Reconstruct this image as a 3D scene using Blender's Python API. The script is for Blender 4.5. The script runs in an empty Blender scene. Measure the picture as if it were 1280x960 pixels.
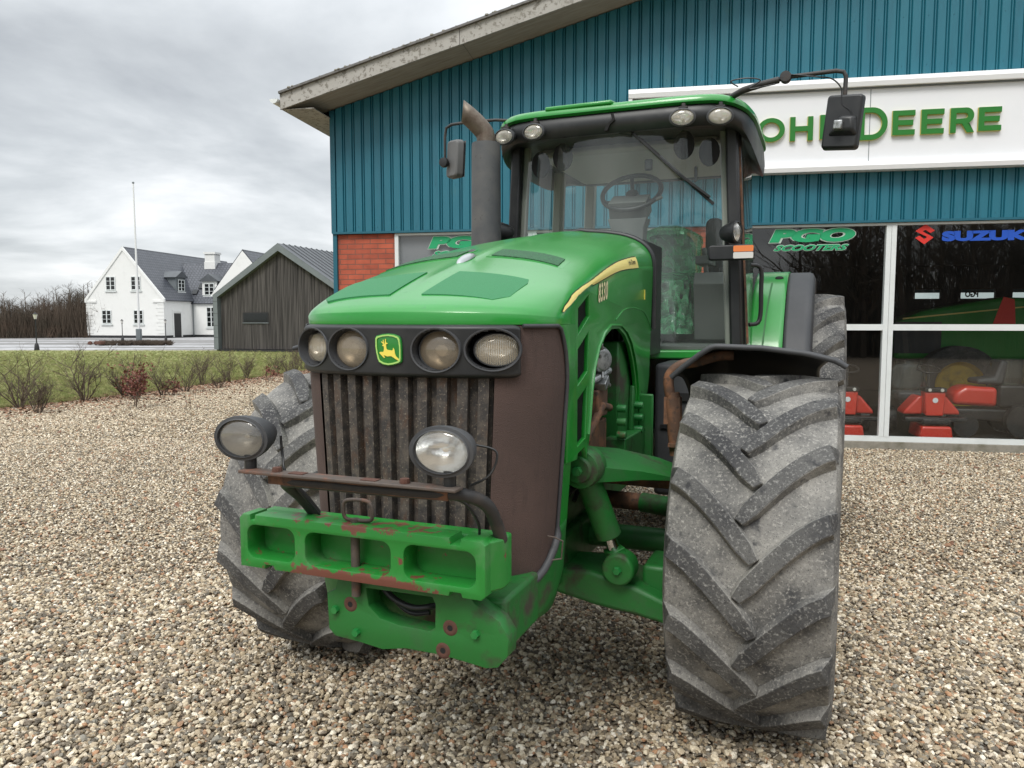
import bpy, bmesh, math, random
import numpy as np
from mathutils import Vector, Matrix
R_ = math.radians
random.seed(7)
rng = np.random.default_rng(11)
S = bpy.context.scene
COL = S.collection

# ------------------------------------------------------------------ camera
cam_d = bpy.data.cameras.new("camera"); cam = bpy.data.objects.new("camera", cam_d); COL.objects.link(cam)
cam_d.sensor_width = 36.0; cam_d.lens = 961.0 / 1280.0 * 36.0
cam.location = (0, 0, 1.7); cam.rotation_euler = (math.pi / 2 - math.atan(80 / 961.0), 0, 0)
cam_d.clip_start = 0.05; cam_d.clip_end = 2000
S.camera = cam

# ------------------------------------------------------------------ world, sun, exposure
SUN_EL, SUN_AZ = 52, 205
W = bpy.data.worlds.new("World"); S.world = W; W.use_nodes = True
nt = W.node_tree; nt.nodes.clear()
def wn(t, **k):
    n = nt.nodes.new(t)
    for a, b in k.items(): setattr(n, a, b)
    return n
out = wn("ShaderNodeOutputWorld"); mixs = wn("ShaderNodeMixShader")
sky = wn("ShaderNodeTexSky", sky_type='NISHITA', sun_disc=False)
sky.sun_elevation = R_(SUN_EL); sky.sun_rotation = R_(SUN_AZ)
bg1 = wn("ShaderNodeBackground"); bg1.inputs[1].default_value = 0.12
nt.links.new(sky.outputs[0], bg1.inputs[0])
tc = wn("ShaderNodeTexCoord"); sep = wn("ShaderNodeSeparateXYZ"); nt.links.new(tc.outputs['Generated'], sep.inputs[0])
# project the view direction on a cloud deck: (x,y)/(z+k)
zk = wn("ShaderNodeMath", operation='ADD'); nt.links.new(sep.outputs[2], zk.inputs[0]); zk.inputs[1].default_value = 0.16
zk2 = wn("ShaderNodeMath", operation='MAXIMUM'); nt.links.new(zk.outputs[0], zk2.inputs[0]); zk2.inputs[1].default_value = 0.03
dx = wn("ShaderNodeMath", operation='DIVIDE'); nt.links.new(sep.outputs[0], dx.inputs[0]); nt.links.new(zk2.outputs[0], dx.inputs[1])
dy = wn("ShaderNodeMath", operation='DIVIDE'); nt.links.new(sep.outputs[1], dy.inputs[0]); nt.links.new(zk2.outputs[0], dy.inputs[1])
cmb = wn("ShaderNodeCombineXYZ"); nt.links.new(dx.outputs[0], cmb.inputs[0]); nt.links.new(dy.outputs[0], cmb.inputs[1])
nz = wn("ShaderNodeTexNoise"); nz.inputs['Scale'].default_value = 0.80; nz.inputs['Detail'].default_value = 8; nz.inputs['Roughness'].default_value = 0.54
nz.inputs['Distortion'].default_value = 0.25
nt.links.new(cmb.outputs[0], nz.inputs['Vector'])
cr = wn("ShaderNodeValToRGB"); nt.links.new(nz.outputs[0], cr.inputs[0])
el = cr.color_ramp.elements
el[0].position = 0.38; el[0].color = (0.375, 0.395, 0.415, 1)
el[1].position = 0.64; el[1].color = (0.74, 0.75, 0.755, 1)
e = el.new(0.47); e.color = (0.475, 0.498, 0.515, 1)
e = el.new(0.57); e.color = (0.62, 0.64, 0.655, 1)
# overcast luminance: brighter towards the zenith
mr = wn("ShaderNodeMapRange"); nt.links.new(sep.outputs[2], mr.inputs[0])
mr.inputs[1].default_value = 0.30; mr.inputs[2].default_value = 1.0; mr.inputs[3].default_value = 1.0; mr.inputs[4].default_value = 3.0
bg2 = wn("ShaderNodeBackground"); nt.links.new(cr.outputs[0], bg2.inputs[0]); nt.links.new(mr.outputs[0], bg2.inputs[1])
mixs.inputs[0].default_value = 0.93
nt.links.new(bg1.outputs[0], mixs.inputs[1]); nt.links.new(bg2.outputs[0], mixs.inputs[2]); nt.links.new(mixs.outputs[0], out.inputs[0])

sl = bpy.data.lights.new("sun", 'SUN'); sl.energy = 1.5; sl.angle = R_(22); sl.color = (1, 0.965, 0.91)
so = bpy.data.objects.new("sun", sl); COL.objects.link(so)
az = R_(SUN_AZ)
sd = Vector((math.sin(az) * math.cos(R_(SUN_EL)), math.cos(az) * math.cos(R_(SUN_EL)), math.sin(R_(SUN_EL))))
so.rotation_euler = sd.to_track_quat('Z', 'Y').to_euler(); so.location = (0, -5, 20)
S.view_settings.view_transform = 'Standard'; S.view_settings.look = 'None'
S.view_settings.exposure = 0.52; S.view_settings.gamma = 1.0
S.render.engine = 'CYCLES'
S.cycles.max_bounces = 7; S.cycles.transparent_max_bounces = 14; S.cycles.use_denoising = True
S.cycles.caustics_reflective = False; S.cycles.caustics_refractive = False

# ------------------------------------------------------------------ materials
MATS = {}
def mat(name, c, r=0.5, m=0.0, mixes=(), bump=None, coat=0.0, spec=0.5, extra=None):
    """mixes: (scale, detail, lo, hi, colour[, rough][, stretch xyz]) noise layers on top of the base colour"""
    k = bpy.data.materials.new(name); k.use_nodes = True; N = k.node_tree.nodes; L = k.node_tree.links
    b = N["Principled BSDF"]; b.inputs['Base Color'].default_value = (*c, 1); b.inputs['Roughness'].default_value = r
    b.inputs['Metallic'].default_value = m; b.inputs['Coat Weight'].default_value = coat; b.inputs['Coat Roughness'].default_value = 0.12
    b.inputs['Specular IOR Level'].default_value = spec
    t = N.new("ShaderNodeTexCoord"); cur = None; curr = None
    for i, mx in enumerate(mixes):
        sc, det, lo, hi, col = mx[:5]; rg = mx[5] if len(mx) > 5 else None; stc = mx[6] if len(mx) > 6 else None
        vec = t.outputs['Object']
        if stc:
            mp = N.new("ShaderNodeMapping"); mp.inputs['Scale'].default_value = stc; L.new(vec, mp.inputs[0]); vec = mp.outputs[0]
        n = N.new("ShaderNodeTexNoise"); n.inputs['Scale'].default_value = sc; n.inputs['Detail'].default_value = det; L.new(vec, n.inputs['Vector'])
        n.inputs['Roughness'].default_value = 0.62
        q = N.new("ShaderNodeMapRange"); q.inputs[1].default_value = lo; q.inputs[2].default_value = hi; L.new(n.outputs[0], q.inputs[0])
        x = N.new("ShaderNodeMix"); x.data_type = 'RGBA'; L.new(q.outputs[0], x.inputs[0])
        if cur: L.new(cur, x.inputs[6])
        else: x.inputs[6].default_value = (*c, 1)
        x.inputs[7].default_value = (*col, 1); cur = x.outputs[2]
        if rg is not None:
            y = N.new("ShaderNodeMix"); L.new(q.outputs[0], y.inputs[0])
            if curr: L.new(curr, y.inputs[2])
            else: y.inputs[2].default_value = r
            y.inputs[3].default_value = rg; curr = y.outputs[0]
    if cur: L.new(cur, b.inputs['Base Color'])
    if curr: L.new(curr, b.inputs['Roughness'])
    if bump:
        n = N.new("ShaderNodeTexNoise"); n.inputs['Scale'].default_value = bump[0]; n.inputs['Detail'].default_value = 4
        L.new(t.outputs['Object'], n.inputs['Vector'])
        bm_ = N.new("ShaderNodeBump"); bm_.inputs['Strength'].default_value = bump[1]; bm_.inputs['Distance'].default_value = bump[2]
        L.new(n.outputs[0], bm_.inputs['Height']); L.new(bm_.outputs[0], b.inputs['Normal'])
    if extra: extra(k, N, L, b, t)
    MATS[name] = k; return k

def glass(name, tint=(0.9, 0.95, 0.93), base=0.03, dust_haze=0.0, haze_col=(.6, .62, .58), rough=0.0, ior=1.5, crumple=None, dsc=2.5, dlo=.5):
    k = bpy.data.materials.new(name); k.use_nodes = True; N = k.node_tree.nodes; L = k.node_tree.links
    N.remove(N["Principled BSDF"]); o = N["Material Output"]
    tr = N.new("ShaderNodeBsdfTransparent"); tr.inputs[0].default_value = (*tint, 1)
    gl = N.new("ShaderNodeBsdfGlossy"); gl.inputs['Roughness'].default_value = rough
    fr = N.new("ShaderNodeLayerWeight"); fr.inputs[0].default_value = .5; f0 = ((ior - 1) / (ior + 1)) ** 2
    pw = N.new("ShaderNodeMath"); pw.operation = 'POWER'; pw.inputs[1].default_value = 5; L.new(fr.outputs['Facing'], pw.inputs[0]); fm = N.new("ShaderNodeMath"); fm.operation = 'MULTIPLY_ADD'; fm.inputs[1].default_value = 1 - f0 - .1; fm.inputs[2].default_value = f0 * 1.9; L.new(pw.outputs[0], fm.inputs[0])
    ad = N.new("ShaderNodeMath"); ad.operation = 'ADD'; ad.use_clamp = True; ad.inputs[1].default_value = base; L.new(fm.outputs[0], ad.inputs[0])
    mx = N.new("ShaderNodeMixShader"); L.new(ad.outputs[0], mx.inputs[0]); L.new(tr.outputs[0], mx.inputs[1]); L.new(gl.outputs[0], mx.inputs[2])
    last = mx.outputs[0]
    if crumple:
        t0 = N.new("ShaderNodeTexCoord"); n0 = N.new("ShaderNodeTexNoise"); n0.inputs['Scale'].default_value = crumple[0]; n0.inputs['Detail'].default_value = 4; n0.inputs['Distortion'].default_value = 1.5; L.new(t0.outputs['Object'], n0.inputs['Vector'])
        b0 = N.new("ShaderNodeBump"); b0.inputs['Strength'].default_value = 1; b0.inputs['Distance'].default_value = crumple[1]; L.new(n0.outputs[0], b0.inputs['Height']); L.new(b0.outputs[0], gl.inputs['Normal']); L.new(b0.outputs[0], fr.inputs['Normal'])
    if dust_haze > 0:  # diffuse veil: dust, plus pale reflection painted onto windscreen and lenses
        df = N.new("ShaderNodeBsdfDiffuse"); df.inputs[0].default_value = (*haze_col, 1)
        t = N.new("ShaderNodeTexCoord"); n = N.new("ShaderNodeTexNoise"); n.inputs['Scale'].default_value = dsc; n.inputs['Detail'].default_value = 6; n.inputs['Distortion'].default_value = 0.0 if dsc < 5 else 2.2
        L.new(t.outputs['Object'], n.inputs['Vector'])
        q = N.new("ShaderNodeMapRange"); q.inputs[1].default_value = .3; q.inputs[2].default_value = .75; q.inputs[3].default_value = dust_haze * dlo; q.inputs[4].default_value = dust_haze * 1.6
        L.new(n.outputs[0], q.inputs[0])
        m2 = N.new("ShaderNodeMixShader"); L.new(q.outputs[0], m2.inputs[0]); L.new(last, m2.inputs[1]); L.new(df.outputs[0], m2.inputs[2]); last = m2.outputs[0]
    L.new(last, o.inputs[0]); MATS[name] = k; return k

GREEN = (0.011, 0.228, 0.024)
RUST = (0.085, 0.040, 0.028)
mat('green_paint', GREEN, 0.30, 0, [(3.0, 5, .42, .75, (0.020, 0.255, 0.036), 0.36), (45, 3, .62, .80, (0.02, 0.20, 0.045), .45)], coat=0.5, bump=(3, .03, .02))
mat('green_worn', (0.012, 0.17, 0.035), 0.45, 0, [(6, 6, .50, .72, (0.06, 0.22, 0.06), .6), (9, 8, .585, .64, (0.17, 0.062, 0.04), .85)], bump=(60, .15, .004))
mat('green_cast', (0.012, 0.135, 0.022), 0.50, 0, [(8, 6, .5, .8, (0.035, 0.095, 0.035), .7), (6, 7, .53, .66, (0.045, 0.040, 0.026), .8)], bump=(80, .2, .003))
mat('green_pad', (0.014, 0.150, 0.048), 0.62, 0, [(300, 2, .4, .6, (0.02, 0.18, 0.06))], bump=(600, .4, .001))
mat('black_plastic', (0.011, 0.012, 0.013), 0.42, 0, [(5, 5, .45, .8, (0.030, 0.030, 0.030), .55)], bump=(500, .1, .0006))
mat('grey_plastic', (0.035, 0.037, 0.041), 0.55, 0, [(4, 5, .4, .8, (0.065, 0.066, 0.068), .65)], bump=(400, .1, .0006))
mat('dark_void', (0.008, 0.008, 0.008), 0.9)
mat('grille_bar', (0.035, 0.031, 0.029), 0.7, 0, [(30, 6, .42, .66, (0.095, 0.078, 0.063), .8), (14, 7, .54, .68, (0.085, 0.048, 0.030), .9, (1, 1, .6)), (140, 3, .58, .7, (0.20, 0.17, 0.13))], bump=(160, .35, .002))
def screen_extra(k, N, L, b, t):
    v = N.new("ShaderNodeTexVoronoi"); v.inputs['Scale'].default_value = 260; L.new(t.outputs['Object'], v.inputs['Vector'])
    bm_ = N.new("ShaderNodeBump"); bm_.inputs['Strength'].default_value = .5; bm_.inputs['Distance'].default_value = .002
    L.new(v.outputs[0], bm_.inputs['Height']); L.new(bm_.outputs[0], b.inputs['Normal'])
def bumper_extra(k, N, L, b, t):
    # chipped rust along the lower lip and the worn top edge of the casting
    sp = N.new("ShaderNodeSeparateXYZ"); L.new(t.outputs['Object'], sp.inputs[0])
    n = N.new("ShaderNodeTexNoise"); n.inputs['Scale'].default_value = 22; n.inputs['Detail'].default_value = 8; n.inputs['Roughness'].default_value = .7; L.new(t.outputs['Object'], n.inputs['Vector'])
    n2 = N.new("ShaderNodeTexNoise"); n2.inputs['Scale'].default_value = 3.5; L.new(t.outputs['Object'], n2.inputs['Vector'])
    def band(lo, hi):
        m_ = N.new("ShaderNodeMapRange"); m_.inputs[1].default_value = lo; m_.inputs[2].default_value = hi; L.new(sp.outputs[2], m_.inputs[0]); return m_.outputs[0]
    a = band(.965, .925); c = band(1.060, 1.088)
    mx = N.new("ShaderNodeMath"); mx.operation = 'MAXIMUM'; L.new(a, mx.inputs[0]); ml = N.new("ShaderNodeMath"); ml.operation = 'MULTIPLY'; ml.inputs[1].default_value = .42; L.new(c, ml.inputs[0]); L.new(ml.outputs[0], mx.inputs[1])
    ax = N.new("ShaderNodeMath"); ax.operation = 'ABSOLUTE'; L.new(sp.outputs[0], ax.inputs[0]); xr = N.new("ShaderNodeMapRange"); xr.inputs[1].default_value = .36; xr.inputs[2].default_value = .20; L.new(ax.outputs[0], xr.inputs[0])
    m3 = N.new("ShaderNodeMath"); m3.operation = 'MULTIPLY'; L.new(mx.outputs[0], m3.inputs[0]); L.new(xr.outputs[0], m3.inputs[1])
    s = N.new("ShaderNodeMath"); s.operation = 'MULTIPLY_ADD'; L.new(m3.outputs[0], s.inputs[0]); s.inputs[1].default_value = .30; L.new(n.outputs[0], s.inputs[2])
    s2 = N.new("ShaderNodeMath"); s2.operation = 'MULTIPLY_ADD'; L.new(n2.outputs[0], s2.inputs[0]); s2.inputs[1].default_value = .25; L.new(s.outputs[0], s2.inputs[2])
    th = N.new("ShaderNodeMapRange"); th.inputs[1].default_value = .765; th.inputs[2].default_value = .80; L.new(s2.outputs[0], th.inputs[0])
    old = b.inputs['Base Color'].links[0].from_socket; x = N.new("ShaderNodeMix"); x.data_type = 'RGBA'; L.new(th.outputs[0], x.inputs[0]); L.new(old, x.inputs[6]); x.inputs[7].default_value = (.15, .052, .035, 1); L.new(x.outputs[2], b.inputs['Base Color'])
mat('green_bumper', (0.016, 0.20, 0.028), 0.42, 0, [(9, 6, .52, .72, (0.07, 0.20, 0.07), .6)], extra=bumper_extra)
mat('brown_screen', (0.058, 0.036, 0.030), 0.75, 0, [(3, 6, .4, .7, (0.082, 0.050, 0.042), .8), (12, 4, .55, .8, (0.042, 0.026, 0.022), .8, (3, 3, .5))], extra=screen_extra)
mat('rusty_steel', (0.085, 0.066, 0.054), 0.7, 0, [(14, 6, .52, .68, (0.16, 0.07, 0.042), .85), (40, 5, .5, .7, (0.06, 0.05, 0.045))], bump=(90, .4, .002))
mat('rust', RUST, 0.9, 0, [(40, 5, .4, .7, (0.09, 0.035, 0.022))], bump=(120, .5, .002))
mat('rusty_pipe', (0.10, 0.055, 0.035), 0.8, 0, [(14, 6, .45, .65, (0.22, 0.10, 0.05)), (30, 4, .55, .7, (0.04, 0.03, 0.025))], bump=(90, .4, .002))
mat('black_steel', (0.022, 0.021, 0.021), 0.55, 0, [(12, 6, .5, .75, (0.07, 0.055, 0.045), .8)], bump=(100, .3, .002))
mat('chrome', (0.75, 0.76, 0.78), 0.12, 1.0)
mat('reflector', (0.92, 0.92, 0.91), 0.22, .85, bump=(45, .25, .006))
mat('dull_reflector', (0.36, 0.33, 0.28), 0.38, .7, bump=(30, .3, .006))
mat('aluminium', (0.45, 0.46, 0.46), 0.35, .8, [(30, 4, .45, .7, (0.12, .13, .12), .6)])
mat('exhaust_grey', (0.072, 0.075, 0.080), 0.6, .2, [(5, 6, .4, .75, (0.13, 0.125, 0.12), .75), (40, 5, .6, .75, (0.05, 0.05, .05))], bump=(120, .2, .001))
mat('exhaust_tip', (0.15, 0.125, 0.10), 0.5, .6, [(12, 6, .4, .7, (0.09, 0.06, 0.045), .7)], bump=(60, .2, .002))
mat('yellow_stripe', (0.80, 0.68, 0.22), 0.4)
mat('decal_yellow', (0.80, 0.66, 0.10), 0.4)
mat('decal_cream', (0.80, 0.74, 0.45), 0.4)
mat('decal_dark', (0.01, 0.012, 0.01), 0.5)
mat('badge_green', (0.012, 0.19, 0.02), 0.3, coat=.5)
mat('badge_rim', (0.38, 0.62, 0.16), 0.35)
mat('wheel_yellow', (0.55, 0.36, 0.03), 0.45, 0, [(4, 5, .5, .8, (0.12, 0.09, 0.05), .8)])
mat('orange_lens', (0.75, 0.20, 0.04), 0.25, coat=.6)
mat('clear_lens', (0.62, 0.60, 0.56), 0.25, coat=.6)
mat('dark_glass', (0.01, 0.012, 0.012), 0.05)
mat('seat_fabric', (0.03, 0.04, 0.035), 0.8)
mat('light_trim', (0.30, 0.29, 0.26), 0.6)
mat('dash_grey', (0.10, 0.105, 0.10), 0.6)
mat('red_paint', (0.60, 0.038, 0.022), 0.32, coat=.4)
mat('mirror_face', (0.8, 0.8, 0.8), 0.03, 1.0)

def rubber(name, base, d1, d2, lo, hi):
    def ex(k, N, L, b, t):
        v = N.new("ShaderNodeTexNoise"); v.inputs['Scale'].default_value = 70; v.inputs['Detail'].default_value = 6; L.new(t.outputs['Object'], v.inputs['Vector'])
        bm_ = N.new("ShaderNodeBump"); bm_.inputs['Strength'].default_value = .55; bm_.inputs['Distance'].default_value = .006
        L.new(v.outputs[0], bm_.inputs['Height']); L.new(bm_.outputs[0], b.inputs['Normal'])
    return mat(name, base, 0.8, 0, [(4.5, 7, lo, hi, d1), (95, 6, .53, .70, d2), (18, 7, .56, .70, base), (220, 3, .57, .68, base)], extra=ex, spec=.3)
rubber('rubber_body', (0.060, 0.060, 0.061), (0.265, 0.255, 0.232), (0.36, 0.345, 0.315), .36, .62)
rubber('rubber_lug', (0.036, 0.036, 0.038), (0.105, 0.103, 0.098), (0.26, 0.255, 0.24), .36, .60)

glass('cab_glass', (0.93, 0.98, 0.96), 0.0, 0.055, (.50, .56, .52))  # pale reflected haze is painted in as a diffuse layer
glass('side_glass', (0.88, 0.97, 0.94), 0.02, 0.03, ior=1.28)
glass('lamp_glass', (0.97, 0.97, 0.95), 0.02, 0.08, (.85, .84, .80))
glass('lamp_glass_dull', (0.85, 0.78, 0.68), 0.03, 0.34, (.42, .36, .27), .08)
glass('lamp_glass_pale', (0.9, 0.88, 0.84), 0.02, 0.42, (.62, .58, .50), .05)  # lens brightness is painted in with a whitish diffuse layer
glass('window_glass', (0.90, 0.93, 0.92), 0.02, 0.004)
glass('plastic_wrap', (0.66, 0.95, 0.76), 0.05, 0.42, (.26, .80, .42), .16, crumple=(14, .02), dsc=7, dlo=-.15)

mat('teal_cladding', (0.010, 0.125, 0.180), 0.42, 0, [(1.2, 5, .35, .75, (0.017, 0.160, 0.218), .5, (1, 1, .3)), (8, 5, .5, .8, (0.008, 0.098, 0.145), .55, (1, 1, .12)), (3, 6, .62, .75, (.028, .145, .18), .6, (1, 1, .5))], coat=.1)
mat('teal_trim', (0.010, 0.105, 0.150), 0.45)
def brick_extra(k, N, L, b, t):
    mp = N.new("ShaderNodeMapping"); mp.inputs['Rotation'].default_value = (R_(90), 0, 0); L.new(t.outputs['Object'], mp.inputs[0])
    br = N.new("ShaderNodeTexBrick"); br.inputs['Scale'].default_value = 1.0; br.inputs['Brick Width'].default_value = .235; br.inputs['Row Height'].default_value = .074
    br.inputs['Mortar Size'].default_value = .006; br.inputs['Mortar Smooth'].default_value = .15
    br.inputs['Color1'].default_value = (.46, .105, .055, 1); br.inputs['Color2'].default_value = (.34, .075, .042, 1); br.inputs['Mortar'].default_value = (.20, .09, .065, 1)
    L.new(mp.outputs[0], br.inputs['Vector'])
    n = N.new("ShaderNodeTexNoise"); n.inputs['Scale'].default_value = 7; n.inputs['Detail'].default_value = 6; L.new(t.outputs['Object'], n.inputs['Vector'])
    mx = N.new("ShaderNodeMix"); mx.data_type = 'RGBA'; mx.blend_type = 'MULTIPLY'; mx.inputs[0].default_value = .55
    L.new(br.outputs[0], mx.inputs[6]); L.new(n.outputs[0], mx.inputs[7])
    g = N.new("ShaderNodeMix"); g.data_type = 'RGBA'; g.blend_type = 'ADD'; g.inputs[0].default_value = .35
    L.new(mx.outputs[2], g.inputs[6]); L.new(mx.outputs[2], g.inputs[7]); L.new(g.outputs[2], b.inputs['Base Color'])
    bm_ = N.new("ShaderNodeBump"); bm_.inputs['Strength'].default_value = .8; bm_.inputs['Distance'].default_value = .008; bm_.invert = True
    L.new(br.outputs['Fac'], bm_.inputs['Height']); L.new(bm_.outputs[0], b.inputs['Normal'])
mat('red_brick', (.4, .1, .05), .85, extra=brick_extra)
mat('fascia_board', (0.40, 0.385, 0.355), .85, 0, [(22, 8, .52, .60, (0.20, 0.185, 0.16)), (2.5, 5, .5, .8, (.30, .285, .25))], bump=(80, .3, .003))
mat('soffit_board', (0.36, 0.33, 0.28), .8, 0, [(3, 5, .4, .8, (.24, .21, .17), .85, (1, 8, 1))])
mat('roof_sheet', (0.16, 0.155, 0.15), .85, 0, [(9, 6, .5, .7, (.07, .07, .06)), (30, 5, .6, .7, (.25, .25, .2))], bump=(30, .5, .01))
mat('white_frame', (0.68, 0.71, 0.70), .4, 0, [(3, 5, .5, .9, (.55, .57, .55))])
mat('sign_white', (0.76, 0.77, 0.79), .35, 0, [(1.2, 4, .5, .9, (.70, .715, .73))])
mat('sign_trim', (0.84, 0.85, 0.86), .35)
mat('letter_green', (0.014, 0.165, 0.016), .4)
mat('letter_edge', (0.55, 0.50, 0.12), .5)
mat('film_green', (0.010, 0.33, 0.13), .5)
mat('film_outline', (0.45, 0.55, 0.48), .5)
mat('film_blue', (0.008, 0.075, 0.45), .5)
mat('film_red', (0.62, 0.03, 0.02), .5)
mat('backing_grey', (0.20, 0.20, 0.215), .7)
mat('concrete', (0.26, 0.24, 0.20), .9, 0, [(6, 6, .45, .7, (.14, .13, .09)), (30, 5, .5, .7, (.2, .19, .16))], bump=(60, .4, .004))
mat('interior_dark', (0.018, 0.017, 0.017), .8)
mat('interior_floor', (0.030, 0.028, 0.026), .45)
mat('white_wall', (0.74, 0.74, 0.72), .8, 0, [(2, 5, .5, .9, (.66, .66, .64))])
mat('black_plinth', (0.02, 0.02, 0.022), .7)
def tile_extra(k, N, L, b, t):
    mp = N.new("ShaderNodeMapping"); L.new(t.outputs['UV'], mp.inputs[0])
    br = N.new("ShaderNodeTexBrick"); br.inputs['Scale'].default_value = 1.0; br.inputs['Brick Width'].default_value = .32; br.inputs['Row Height'].default_value = .36
    br.inputs['Mortar Size'].default_value = .035; br.inputs['Color1'].default_value = (.060, .066, .080, 1); br.inputs['Color2'].default_value = (.085, .092, .11, 1); br.inputs['Mortar'].default_value = (.022, .024, .03, 1)
    L.new(mp.outputs[0], br.inputs['Vector']); L.new(br.outputs[0], b.inputs['Base Color'])
mat('slate_tile', (.07, .075, .09), .45, extra=tile_extra)
mat('zinc', (0.16, 0.18, 0.19), .5, .2, [(1.5, 5, .4, .8, (.21, .23, .24))])
mat('zinc_roof', (0.085, 0.092, 0.10), .5, .2, [(1.5, 5, .4, .8, (.12, .13, .14))])
def board_extra(k, N, L, b, t):
    n = N.new("ShaderNodeTexNoise"); n.inputs['Scale'].default_value = 1; n.inputs['Detail'].default_value = 4
    mp = N.new("ShaderNodeMapping"); mp.inputs['Scale'].default_value = (11, 11, .35); L.new(t.outputs['Object'], mp.inputs[0]); L.new(mp.outputs[0], n.inputs['Vector'])
    r = N.new("ShaderNodeValToRGB"); L.new(n.outputs[0], r.inputs[0])
    r.color_ramp.elements[0].position = .32; r.color_ramp.elements[0].color = (.028, .025, .024, 1)
    r.color_ramp.elements[1].position = .68; r.color_ramp.elements[1].color = (.120, .108, .102, 1)
    L.new(r.outputs[0], b.inputs['Base Color'])
mat('weathered_board', (.1, .1, .1), .85, extra=board_extra)
mat('lamp_black', (0.012, 0.012, 0.013), .5)
mat('bark', (0.060, 0.045, 0.034), .9, 0, [(20, 4, .4, .7, (.10, .08, .06))])
mat('twig', (0.082, 0.060, 0.042), .9, 0, [(8, 4, .4, .7, (.13, .095, .07))])
mat('copper_leaf', (0.13, 0.035, 0.025), .7, 0, [(9, 3, .4, .7, (.20, .075, .045))])
mat('wood_mass', (0.100, 0.074, 0.054), .95, 0, [(.25, 5, .4, .65, (.062, .052, .036)), (.6, 4, .5, .7, (.12, .082, .058))])
mat('flag_white', (0.70, 0.70, 0.70), .4)

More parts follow.
